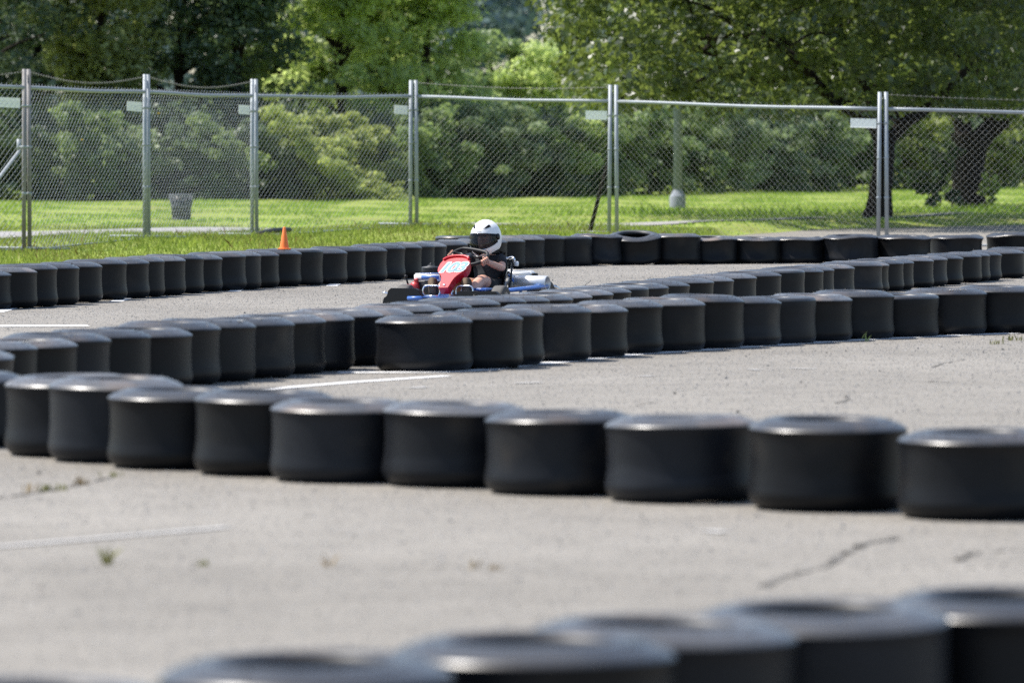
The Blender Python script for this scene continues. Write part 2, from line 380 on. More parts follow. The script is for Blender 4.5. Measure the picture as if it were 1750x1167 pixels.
ORD = ['', 'first', 'second', 'third', 'fourth', 'fifth', 'sixth', 'seventh', 'eighth', 'ninth', 'tenth', 'eleventh', 'twelfth', 'thirteenth', 'fourteenth', 'fifteenth', 'sixteenth', 'seventeenth', 'eighteenth', 'nineteenth', 'twentieth', 'twenty-first', 'twenty-second', 'twenty-third', 'twenty-fourth', 'twenty-fifth', 'twenty-sixth', 'twenty-seventh', 'twenty-eighth', 'twenty-ninth', 'thirtieth', 'thirty-first', 'thirty-second', 'thirty-third', 'thirty-fourth', 'thirty-fifth', 'thirty-sixth', 'thirty-seventh', 'thirty-eighth', 'thirty-ninth', 'fortieth']
def interp(tab, x):
    if x <= tab[0][0]: a, b = tab[0], tab[1]
    elif x >= tab[-1][0]: a, b = tab[-2], tab[-1]
    else:
        for a, b in zip(tab, tab[1:]):
            if a[0] <= x <= b[0]: break
    return a[1] + (b[1] - a[1]) * (x - a[0]) / (b[0] - a[0])
def hgt(ytop, D, R): return max(0.285, min(0.352, H - (ytop - HY) * (D + 0.75 * R) / F))
def center(edge, side, D, R): return X_at(edge, D) + (-R if side == 'r' else R)

# ---- far left row along the grass (right edges, top rows)
rowD = [(20.9, 462.6), (63.8, 456.6), (98.6, 449), (134.9, 449.5), (175.7, 447), (217.4, 439), (256, 442), (282, 438.5), (317.7, 437), (349, 432), (381, 435), (422, 430),
        (446, 427), (477.5, 428.5), (515.4, 425), (552.8, 423), (594, 425), (625, 418.5), (662, 421), (693, 416), (721, 414), (744, 410), (764, 407), (800, 407.5), (835, 406), (868, 405)]
baseD = [(0, 530), (63.8, 527), (135, 520), (217, 512), (282, 507), (349, 500), (422, 496), (477, 491), (553, 487.5), (625, 482.5), (693, 477), (764, 472), (835, 465.5), (898, 460), (966, 456)]
LINE_D = []
coneI = 14
namesD = {}
for i, (e, yt) in enumerate(rowD):
    D = D_ground(interp(baseD, e - 20)) + R0
    R = R0
    x = center(e, 'r', D, R)
    k = i - coneI
    if k == 0: lab = 'black slick tyre carrying the small orange cone in the far left row'
    elif k < 0: lab = 'black tyre in the far left grass-side row, %s left of the cone tyre' % ORD[-k]
    else: lab = 'black tyre in the far left row, %s right of the cone tyre' % ORD[k]
    if i == 0: lab = 'black tyre cut by the left photo edge in the far grass-side row'
    tyre(x, D, lab, 'tyres of the far left row beside the grass', R, hgt(yt, D, R))
    LINE_D.append((x, D))
    if k == 0: CONE = (x, D, hgt(yt, D, R))

# ---- far right row below the fence
rowE = [(898, 'r', 406, 460, 0, 0), (931, 'r', 401, 458, 1, 0), (966, 'r', 400, 456, 0, 0), (1012.6, 'r', 403, 455, 3, 0), (1067, 'r', 399, 453.5, 4, -0.02), (1132, 'r', 403, 453, 4, 0.17), (1198, 'r', 398, 452.5, 1, 0),
        (1261.4, 'r', 403, 451.5, 6, 0), (1335, 'r', 404, 451, 4, 0), (1410.6, 'r', 404, 450.5, 5, 0), (1501, 'r', 400, 450.5, 6, 0), (1592, 'r', 401, 450, 4, 0), (1684, 'r', 401, 448.5, 5, 0), (1780, 'r', 397, 447, 6, 0)]
descE = ['smooth tyre directly behind the kart seat in the far row', 'tyre right of the kart with its dark hole just visible', 'tyre with a pale worn top rim right of the kart',
         'squared low tyre in the far row below the leaning stake', 'buckled tyre with a sagging top left of the tilted tyre', 'tilted crushed tyre showing its open dark hole in the far row',
         'straight flat topped tyre just right of the tilted tyre', 'dented tyre standing where the grass meets the far path', 'dented tyre with a dipped top, third right of the tilted tyre',
         'dented tyre with a scuff mark on its side left of the open topped one', 'crushed tyre with a wavy open top just below the twin fence posts', 'dented tyre just right of the twin posts on the right',
         'dented tyre second right of the twin posts on the right', 'speckled tyre at the right end of the far row']
for i, (e, s, yt, yb, kd, tl) in enumerate(rowE):
    D = D_ground(yb) + R0
    R = R0 * ((1.11 if i > 9 else 1.07) if kd > 3 else 1.0)
    x = center(e, s, D, R)
    tyre(x, D, descE[i], 'tyres of the far right row below the fence', R, hgt(yt, D, R), kind=kd, tilt=(tl, 0), rz=None if kd > 3 else TY.uniform(0, 6.28), z=.035 if tl > .1 else 0.0)
    LINE_D.append((x, D))
xb = X_at(742, 60.6) + R0
tyre(xb, 60.9, 'raised tyre peeping above the far row just left of the white helmet', 'tyres of the far right row below the fence', R0, 0.345, kind=3)

# ---- middle row: loops round on the left and runs away behind the lone-ended row
rowB = [(5, 27.0, None), (11, 27.3, 606), (24.5, 27.7, 596), (63.4, 28.1, 582), (133, 28.55, 577), (188.6, 29.0, 567), (257, 29.4, 561), (329, 29.85, 558), (377, 30.3, 547), (437, 30.75, 543), (504, 31.25, 541),
        (557, 31.8, 536), (606.6, 32.25, 533)]
farB = [656, 707, 758.6, 806.6, 856, 900, 940, 980, 1013, 1049.5, 1079.5, 1109.5, 1143.7, 1179, 1221, 1254.6, 1294.5, 1335.7, 1377, 1407, 1426, 1461, 1509, 1520, 1545, 1562, 1596, 1620, 1646, 1678, 1693, 1712, 1752, 1783]
topB = [(606, 531), (656, 526.5), (707, 525.5), (758.6, 518.6), (806.6, 514), (856, 509), (900, 505), (980, 503), (1013, 499.5), (1049, 494), (1109, 488), (1179, 482.5), (1221, 479.7), (1294, 476), (1335, 472.4), (1377, 463), (1426, 461), (1509, 458.5), (1545, 452), (1596, 446.5), (1646, 442), (1678, 439), (1712, 432), (1752, 427), (1790, 421)]
lineB = [(606.6, 32.25), (700, 34.6), (820, 36.2), (1064, 41.0), (1332, 46.6), (1712, 55.8), (1790, 58.0)]
nB = len(rowB)
for i, (e, D, yt) in enumerate(rowB):
    R = R0
    x = center(e, 'r', D, R)
    if e < 63: x = X_at(e, D) - R
    k = nB - 1 - i
    lab = 'tall black slick tyre in the middle row, %s left of the lone end tyre' % ORD[k + 1]
    tyre(x, D, lab, 'tyres of the looping middle row', R, hgt(yt, D, R) if yt else H0, kind=[0, 1, 2][i % 3], letters=(i in (3, 4, 8, 9)))
nF = len(farB)
for i, e in enumerate(farB):
    D = interp(lineB, e - 0.27 * F / 45)
    if e <= 656: D = 33.0
    R = R0
    x = center(e, 'r', D, R)
    yt = interp(topB, e)
    if i >= 17: lab = 'black tyre in the receding middle row, %s from its right end' % ORD[nF - i]
    if i < 17: lab = 'middle row tyre behind the lone end tyre, %s counted rightwards from it' % ORD[i + 1]
    tyre(x, D, lab, 'tyres of the looping middle row', R, hgt(yt, D, R), letters=(i in (11, 12, 13, 20, 21, 22, 28)) or TY.random() < 0.15)

# ---- row that starts with the lone end tyre
rowC = [(808, 636.5, 537), (893.5, 632, 531), (930, 626.5, 526), (1011, 619, 519), (1073.5, 612.5, 519), (1134, 606, 512), (1205.4, 601.5, 508), (1272, 597, 502), (1335, 592.5, 506), (1395.6, 588.5, 505), (1457, 584.5, 501), (1528, 580.5, 495), (1605.6, 577, 501), (1687, 573, 491.5), (1772, 570, 487)]
descC = {0: 'wide black tyre alone at the near left end of its row, left side sunlit', 1: 'tyre half hidden behind the lone end tyre at the row start', 9: 'low brownish tyre with faint yellow lettering on its top, right of centre', 11: 'tall glossy topped tyre with a grass blade at its foot', 12: 'low squared matt tyre between two taller ones on the right', 14: 'tyre at the right photo edge with weeds in front of its foot'}
LC = []
for i, (e, yb, yt) in enumerate(rowC):
    R = 0.288 if i == 0 else R0
    D = D_ground(yb) + R
    x = center(e, 'r', D, R)
    kd = {0: 2, 1: 1, 9: 3, 12: 3, 11: 1}.get(i, [0, 1, 2][i % 3])
    lab = descC.get(i, 'black tyre in the row of the lone end tyre, %s behind that one' % ORD[i])
    tyre(x, D, lab, 'tyres of the row ending in the lone tyre', R, hgt(yt, D, R), kind=kd, letters=i in (9, 13), rz=1.0 if i == 0 else None)
    LC.append((x, D))

# ---- near row (left edges)
rowA = [(7, 783.5, 638), (81, 793.5, 641), (183.5, 805, 660), (330.5, 816.5, 663), (461.5, 828, 679), (651.5, 836, 683), (830, 850, 697), (1035, 863, 705), (1279, 878, 709), (1535, 893, 730)]
descA = ['narrow looking tyre at the left photo edge in the big near row', 'tyre with a pale patch on its dusty rim, second from left in the near row', 'near row tyre with weeds growing in front of its foot',
         'near row tyre just right of the one with weeds at its foot', 'near row tyre standing below the start of the white line', 'near row tyre in front of the lone end tyre',
         'near row tyre with a scuffed left side, fourth from the right', 'near row tyre with a bluish shine on its rim, third from the right', 'largest fully visible near row tyre, second from the right photo edge', 'near row tyre cut off by the right photo edge']
for i, (e, yb, yt) in enumerate(rowA):
    R = 0.287
    D = D_ground(yb) + R
    x = center(e, 'l', D, R)
    tyre(x, D, descA[i], 'tyres of the big near row', R, hgt(yt, D, R), kind=[2, 1, 2, 2, 1, 2, 2, 2, 1, 2][i], letters=i in (1,), rz=i * 0.7)
for i, (x, D) in enumerate([(-2.44, 24.0), (-2.72, 24.6), (-2.80, 25.25), (-2.77, 25.9), (-2.72, 26.5)]):
    lab = ['tyre on the left photo edge whose pale rim meets the near row', 'tyre deep in the left bend, first behind the near row end tyre', 'tyre in the left bend, second behind the near row end tyre', 'tyre in the left bend, third behind the near row end tyre', 'tyre in the left bend, fourth behind the near row end tyre'][i]
    tyre(x, D, lab, 'tyres in the bend at the left edge', R0, 0.325, kind=[0, 1, 2][i % 3], letters=False)

# ---- blurred foreground row
rowF = [(50, 9.95, None), (522, 10.5, None), (910, 10.95, None), (1128, 11.35, None), (1402, 11.72, None), (1722, 12.05, None), (1985, 12.5, None)]
descF = ['blurred foreground tyre showing only a sliver of rim at bottom left', 'blurred foreground tyre with a rusty brown inner glow, bottom left of centre', 'blurred foreground tyre with an open black hole and bright glints', 'blurred foreground tyre with a small bright glint on its left rim',
         'blurred foreground tyre with a broad pale rim, third from right', 'blurred foreground tyre second from the right, dark hollow top', 'blurred foreground tyre cut by the right photo edge']
for i, (cx, D, _) in enumerate(rowF):
    tyre(X_at(cx, D), D, descF[i], 'blurred tyres of the foreground row', 0.287, 0.318, kind=[0, 1, 0, 1, 0, 2, 0][i], letters=False)

# ------------------------------------------------------------------ ground
def zone_near(x):
    """front edge of the grass"""
    tab = [(-60, 10), (-8, 38)] + [(a, b + 0.30) for a, b in LINE_D[:26]] + [(LINE_D[28][0], LINE_D[28][1] + 0.3), (1.6, 63.4), (2.3, 64.8), (2.75, 71), (3.15, 82), (5.05, 89.5), (8.94, 95), (20, 103), (80, 130)]
    return interp(tab, x)
def gz(x, y):
    if x > 3.4 and y < 84: return 0.0
    k = ss(0, 3.0, y - zone_near(x))
    b = 0.12 * ss(63, 73, y) * k
    b += 0.09 * math.exp(-((x + 1.4) / 1.6) ** 2 - ((y - 77) / 3.0) ** 2) * k
    b += 0.03 * k * math.sin(x * 1.1 + 0.4 * y) * math.sin(y * 0.23 + 1)
    return max(0.0, b)
def sheet(name, x0, x1, y0, y1, z, m):
    bm = bmesh.new()
    bm.faces.new([bm.verts.new(p) for p in ((x0, y0, z), (x1, y0, z), (x1, y1, z), (x0, y1, z))])
    return obj(name, bm, m, smooth=False)
g = sheet('ground', -3000, 3000, -3000, 3000, -0.02, M['grass_soil']); tag(g, kind='structure')
g = sheet('asphalt_lot', -60, 90, -30, 140, 0.0, M['asphalt']); tag(g, kind='structure')
# grass terrain
bm = bmesh.new()
xs = [-90, -60, -40, -30, -22, -17, -14] + [-12 + 0.25 * i for i in range(0, 105)] + [16, 19, 24, 32, 45, 60, 90]
ts = [0, .15, .4, .8, 1.4, 2.2, 3.2, 4.5, 6, 7.5, 9, 10.5, 12, 14, 16, 18, 20, 23, 26, 30, 36, 45, 60, 80, 120, 200, 400]
grid = []
for x in xs:
    yn = zone_near(x)
    yn += 0.06 * math.sin(x * 7.0) + 0.05 * math.sin(x * 17.3)
    grid.append([bm.verts.new((x, yn + t, (0.006 if t > 0 else 0.002) + gz(x, yn + t))) for t in ts])
for i in range(len(xs) - 1):
    for j in range(len(ts) - 1):
        bm.faces.new((grid[i][j], grid[i + 1][j], grid[i + 1][j + 1], grid[i][j + 1]))
tag(obj('grass_field', bm, M['grass_soil']), kind='structure')
# footpath behind the fence on the left
pathc = [(-14, 60.5, 67), (-7.0, 72.2, 78.6), (-4.2, 77.4, 81.4), (-1.8, 81, 84.4), (0.5, 84, 86.6), (2.6, 86.4, 88.4), (5, 92.5, 93.6), (9, 100, 101)]
bm = bmesh.new(); prev = None
pp = []
for (a, b) in zip(pathc, pathc[1:]):
    for q in range(8):
        t = q / 8; pp.append(tuple(a[k] + (b[k] - a[k]) * t for k in range(3)))
for x, ya, yb in pp:
    row = [bm.verts.new((x + (k / 4 - .5) * 0.0, ya + (yb - ya) * k / 4, gz(x, ya + (yb - ya) * k / 4) + 0.022)) for k in range(5)]
    if prev:
        for k in range(4): bm.faces.new((prev[k], row[k], row[k + 1], prev[k + 1]))
    prev = row
tag(obj('footpath', bm, M['path']), kind='structure')
def on_path(x, y):
    if x < -14 or x > 9: return False
    ya = interp([(a, b) for a, b, c in pathc], x); yb = interp([(a, c) for a, b, c in pathc], x)
    return ya - 0.1 < y < yb + 0.1

# painted markings
def strip(name, pts, w, m, z=0.004, kind='structure'):
    bm = bmesh.new(); prev = None
    P = [Vector((*p, z)) for p in pts]
    for i, p in enumerate(P):
        d = (P[min(i + 1, len(P) - 1)] - P[max(i - 1, 0)]).normalized(); n = Vector((-d.y, d.x, 0))
        ww = (w[i] if isinstance(w, (list, tuple)) else w) / 2
        a, b = bm.verts.new(p + n * ww), bm.verts.new(p - n * ww)
        if prev: bm.faces.new((prev[0], a, b, prev[1]))
        prev = (a, b)
    return tag(obj(name, bm, m, smooth=False), kind=kind)
def gp(px, py): D = D_ground(py); return (X_at(px, D), D)
def ragged(pts, n, amp, seed=0):
    r = random.Random(seed); out = []
    for a, b in zip(pts, pts[1:]):
        for k in range(n):
            t = k / n
            out.append((a[0] + (b[0] - a[0]) * t + r.uniform(-amp, amp) * 0.15, a[1] + (b[1] - a[1]) * t + r.uniform(-amp, amp)))
    out.append(pts[-1]); return out
strip('painted_line', [gp(-60, 558), gp(150, 557)], 0.34, M['paint'])
strip('painted_line', [gp(455, 666), gp(600, 654), gp(765, 643)], 0.085, M['paint'])
strip('painted_line', [(LC[0][0] - 0.5, LC[0][1] - 0.36)] + [(x + .1, y - 0.30) for x, y in LC], 0.16, M['paint'])
strip('painted_line', [gp(-30, 938), gp(390, 902)], 0.06, M['paint_worn'])
for px, py in ((205, 514.5), (405, 497.5), (572, 488), (872, 459.5), (5, 532)):
    x, y = gp(px, py); strip('painted_line', [(x - 0.02, y - 0.3), (x, y + 1.2)], 0.11, M['paint'])
for a, b in (((700, 664), (728, 662)), ((880, 656), (925, 654)), ((1090, 644), (1118, 643)), ((1280, 632), (1300, 633)), ((1350, 630), (1395, 631)), ((1205, 908), (1240, 911))):
    strip('painted_line', [gp(*a), gp(*b)], 0.07, M['paint_worn'])
# cracks
def crack(pts, w, seed):
    r = random.Random(seed)
    P = ragged([gp(*p) for p in pts], 16, 0.05, seed)
    strip('asphalt_crack', P, [w * .5 * r.uniform(0.05, 1.9) for _ in P], M['crack'])
crack([(1300, 1004), (1345, 985), (1418, 968), (1428, 955), (1450, 945), (1480, 930), (1535, 920)], 0.05, 1)
crack([(1640, 958), (1662, 947), (1755, 940)], 0.035, 2)
crack([(-10, 852), (60, 843), (130, 830), (200, 813)], 0.035, 3)
crack([(1575, 652), (1620, 653)], 0.035, 4)
crack([(1595, 628), (1610, 622), (1650, 614)], 0.03, 5)
crack([(1430, 690), (1450, 683), (1446, 676)], 0.03, 6)
crack([(1085, 693), (1120, 688)], 0.03, 7)
crack([(60, 968), (360, 967), (700, 970), (900, 966)], 0.012, 8)
crack([(1450, 968), (1640, 974), (1760, 962)], 0.012, 9)
crack([(920, 560), (1010, 478), (1200, 470)], 0.02, 10)

# loose grit over the worn asphalt
def grit():
    n = 230000
    r = RS
    y = np.sqrt(r.uniform(11.0 ** 2, 63.0 ** 2, n)); x = r.uniform(-0.099, 0.099, n) * y + r.normal(0, .02, n)
    s = r.uniform(0.0022, 0.006, n); s[:900] = r.uniform(0.006, 0.016, 900)
    base = np.stack([x, y, np.zeros(n)], 1)
    V = np.zeros((n, 3, 3, 3))
    ang = r.uniform(0, 6.28, n)
    ring = [np.stack([np.cos(ang + k * 2.094) * s, np.sin(ang + k * 2.094) * s, np.full(n, -0.001)], 1) for k in range(3)]
    tip = np.stack([r.normal(0, 0.4, n) * s, r.normal(0, 0.4, n) * s, s * r.uniform(0.5, 1.1, n)], 1)
    for k in range(3):
        V[:, k, 0] = base + ring[k]; V[:, k, 1] = base + ring[(k + 1) % 3]; V[:, k, 2] = base + tip
    return mesh_np('loose_grit', V.reshape(-1, 3), 3, M['grit_v'], tint=np.repeat(np.where(np.arange(n) < 900, r.uniform(0, .3, n), r.uniform(0, 1, n)), 3))
gm = mat('grit_var', (0.2, 0.195, 0.19), 0.85)
nt = gm.node_tree; at = nt.nodes.new('ShaderNodeAttribute'); at.attribute_name = 'tint'
rp = nt.nodes.new('ShaderNodeValToRGB'); rp.color_ramp.elements[0].color = (0.13, 0.126, 0.12, 1); rp.color_ramp.elements[1].color = (0.4, 0.39, 0.38, 1)
nt.links.new(at.outputs['Fac'], rp.inputs['Fac']); nt.links.new(rp.outputs[0], nt.nodes['Principled BSDF'].inputs['Base Color'])
M['grit_v'] = gm
tag(grit(), 'fine loose stones scattered over the worn grey asphalt', 'grit', kind='stuff')

# grass blades
def blades(name, xy, hmin, hmax, w, m, label, seed, clump=0.0):
    r = np.random.RandomState(seed); n = len(xy)
    z = np.array([gz(a, b) for a, b in xy])
    p = np.column_stack([xy, z])
    h = r.uniform(hmin, hmax, n)
    patch = 0.5 + 0.5 * np.sin(xy[:, 0] * 1.7 + 0.6 * np.sin(xy[:, 1] * 0.9)) * np.sin(xy[:, 1] * 0.55 + xy[:, 0] * .4)
    h *= 0.65 + 0.6 * patch
    ang = r.uniform(0, 6.28, n); lean = r.normal(0, 0.35, (n, 2)) * h[:, None]
    d = np.column_stack([np.cos(ang), np.sin(ang), np.zeros(n)]) * (w * r.uniform(0.6, 1.4, n))[:, None]
    mid = p + np.column_stack([lean * 0.35, h * 0.6])
    tip = p + np.column_stack([lean, h])
    V = np.stack([p - d + [0, 0, -.01], p + d + [0, 0, -.01], mid + d * .7, tip, mid - d * .7], 1)
    t = np.clip(0.25 + 0.45 * patch + r.normal(0, 0.25, n), 0, 1)
    o = mesh_np(name, V.reshape(-1, 3), 5, m, tint=t)
    return tag(o, label, 'grass', kind='stuff')
def sample(n, y0, y1, ok, seed, k=0.112):
    r = np.random.RandomState(seed)
    y = np.sqrt(r.uniform(y0 ** 2, y1 ** 2, n)); x = r.uniform(-k, k, n) * y
    keep = [ok(a, b) for a, b in zip(x, y)]
    return np.column_stack([x, y])[np.array(keep)]
verge = sample(140000, 42, 82, lambda a, b: b > zone_near(a) + 0.03 and not on_path(a, b) and a < 3.3, 3)
blades('verge_grass', verge, 0.03, 0.10, 0.006, M['blade'], 'long rough grass on the verge between tyres and fence', 4)
field = sample(140000, 80, 178, lambda a, b: b > zone_near(a) + 0.05 and not on_path(a, b), 5)
blades('field_grass', field, 0.015, 0.045, 0.014, M['blade_field'], 'sunlit mown grass beyond the wire fence', 6)
dry = sample(11000, 46, 80, lambda a, b: b > zone_near(a) + 0.3 and not on_path(a, b) and a < 2.8 and math.sin(a * 2.3 + b * .4) > -0.2, 8)
blades('dry_grass', dry, 0.05, 0.16, 0.003, M['straw'], 'dry seed stalks standing in the verge grass', 9)
band = sample(26000, 96, 122, lambda a, b: a > 0.8 and abs(b - (100 + (a - 3) * 0.9)) < 3.0, 12)
blades('tall_field_grass', band, 0.06, 0.17, 0.012, M['blade_field'], 'taller yellowish unmown grass beyond the fence on the right', 13)

# weeds in cracks
def weed(px, py, h, m, label, n=10, spread=0.03):
    x, y = gp(px, py); r = np.random.RandomState(int(px) + 3)
    p = np.column_stack([r.normal(0, spread * .5, n), r.normal(0, spread * .5, n), np.zeros(n)])
    hh = r.uniform(0.45, 1.0, n) * h; lean = r.normal(0, 0.45, (n, 2)) * hh[:, None]
    a = r.uniform(0, 6.28, n); d = np.column_stack([np.cos(a), np.sin(a), 0 * a]) * 0.004
    mid = p + np.column_stack([lean * .35, hh * .6]); tip = p + np.column_stack([lean, hh])
    V = np.stack([p - d, p + d, mid + d * .9, tip, mid - d * .9], 1)
    o = mesh_np('weed', V.reshape(-1, 3), 5, m, tint=r.uniform(0, 1, n)); o.location = (x, y, 0)
    tag(o, label, 'weed', 'weeds growing from the asphalt')
weed(48, 842, 0.065, M['straw'], 'dry brown weed stalk in the asphalt at far left, before the near tyres', 7, 0.03)
weed(75, 840, 0.035, M['weed_leaf'], 'low green weed beside the dry stalk before the near tyres', 16, 0.04)
weed(101, 838, 0.035, M['weed_leaf'], 'small green weed between the low weed and the reddish one', 9, 0.02)
weed(140, 829, 0.045, M['straw'], 'reddish weed tuft fourth from the left before the near tyres', 9, 0.03)
weed(193, 815, 0.03, M['weed_leaf'], 'tiny yellow green weed touching a near row tyre', 9, 0.04)
weed(182, 965, 0.07, M['weed_leaf'], 'yellowish upright weed below the faint painted line', 12, 0.02)
weed(346, 967, 0.02, M['weed_leaf'], 'flat green weed patch on the asphalt, left of centre', 14, 0.02)
weed(560, 968, 0.045, M['straw'], 'single dark brown weed sprig on the open asphalt', 6, 0.012)
weed(812, 972, 0.035, M['straw'], 'pale orange dry weed sprig at the centre of the asphalt', 7, 0.016)
weed(848, 974, 0.018, M['straw'], 'flat dry weed scrap right of the pale orange sprig', 8, 0.02)
weed(1478, 583, 0.07, M['leaf_bright'], 'bent green grass blade at the foot of a tall tyre on the right', 6, 0.04)
weed(1705, 588, 0.035, M['weed_leaf'], 'yellow green weed lying on asphalt near the right edge', 16, 0.06)
weed(1733, 582, 0.055, M['weed_leaf'], 'tall mixed weeds at the foot of the right edge tyre', 18, 0.09)

# ------------------------------------------------------------------ fence
posts = [(-225, 66.0, 105, 445), (47, 68.0, 118, 435), (251, 71.0, 127, 410), (434, 74.2, 135, 409), (706, 77.0, 137, 388), (1048, 75.6, 145, 405), (1508, 73.3, 157, 432), (1990, 73.6, 165, 432)]
PTS = []
for px, D, yt, yb in posts:
    x = X_at(px, D); PTS.append((Vector((x, D, 0)), gz(x, D) - 0.04, Z_at(yt, D)))
barb = [1, 1, 1, 0, 1, 0, 1]
labF = ['chain link fence panel at the left edge with a diagonal brace behind', 'chain link panel with weathered brown left post, second from the left', 'narrow dense looking chain link panel in front of the grey bin', 'chain link panel above the small orange cone',
        'chain link panel behind the kart driver, with the dark stake', 'wide chain link panel in front of the lamp post', 'chain link panel at the right edge in front of the thick tree trunk']
def wires(u0, u1, pitch, base0, base1, top0, top1, P0, dirv, nrm, rad, glint_dash=False):
    """two families of diagonal wires clipped to the panel"""
    L = u1 - u0
    V = []
    def clip(a, b):
        ta, tb = 0.0, 1.0
        for f in (lambda p: p[0] - u0, lambda p: u1 - p[0],
                  lambda p: p[1] - (base0 + (base1 - base0) * (p[0] - u0) / L), lambda p: (top0 + (top1 - top0) * (p[0] - u0) / L) - p[1]):
            fa, fb = f(a), f(b)
            if fa < 0 and fb < 0: return None
            if fa < 0: ta = max(ta, fa / (fa - fb))
            elif fb < 0: tb = min(tb, fa / (fa - fb))
        if ta >= tb: return None
        return [(a[0] + (b[0] - a[0]) * t, a[1] + (b[1] - a[1]) * t) for t in (ta, tb)]
    hh = max(top0, top1) + 0.1
    for sgn, off in ((1, 0.003), (-1, -0.003)):
        k = -int(hh / pitch) - 2
        while k * pitch < L + hh + pitch:
            uu = u0 + k * pitch
            a, b = ((uu - 0.2, -0.2), (uu + hh, hh)) if sgn > 0 else ((uu + 0.2, -0.2), (uu - hh, hh))
            c = clip(a, b)
            k += 1
            if not c: continue
            (ua, wa), (ub, wb) = c
            r0 = rad[0] if sgn > 0 else rad[1]
            half_ = pitch / 2
            us = [ua, ub]
            if glint_dash and sgn > 0:
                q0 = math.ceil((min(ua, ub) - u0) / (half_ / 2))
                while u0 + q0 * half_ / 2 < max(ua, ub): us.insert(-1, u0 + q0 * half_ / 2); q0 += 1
            else: us = [ua + (ub - ua) * q / 5 for q in range(6)]
            pts = []; rd = []
            for u in us:
                t = (u - ua) / (ub - ua) if ub != ua else 0; w = wa + (wb - wa) * t
                sag = 0.012 * math.sin(u * 2.1 + w * 1.3) + 0.01 * math.sin(w * 5 + u)
                pts.append(P0 + dirv * (u + 0.006 * math.sin(w * 7 + u * 3)) + nrm * (off + sag) + Vector((0, 0, w)))
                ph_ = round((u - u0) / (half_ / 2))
                rd.append(r0 * (1.55 if ph_ % 2 else 0.45) if glint_dash and sgn > 0 else r0)  # thick and thin lengths shape bright glint dashes into the wire
            for p, q, rp_, rq_ in zip(pts, pts[1:], rd, rd[1:]):
                if (q - p).length < 1e-5: continue
                d = (q - p).normalized(); e1 = d.cross(nrm).normalized(); e2 = nrm
                cs = [e1, e2, -e1, -e2]
                for j in range(4):
                    V += [p + cs[j] * rp_, q + cs[j] * rq_, q + cs[(j + 1) % 4] * rq_, p + cs[(j + 1) % 4] * rp_]
    return V
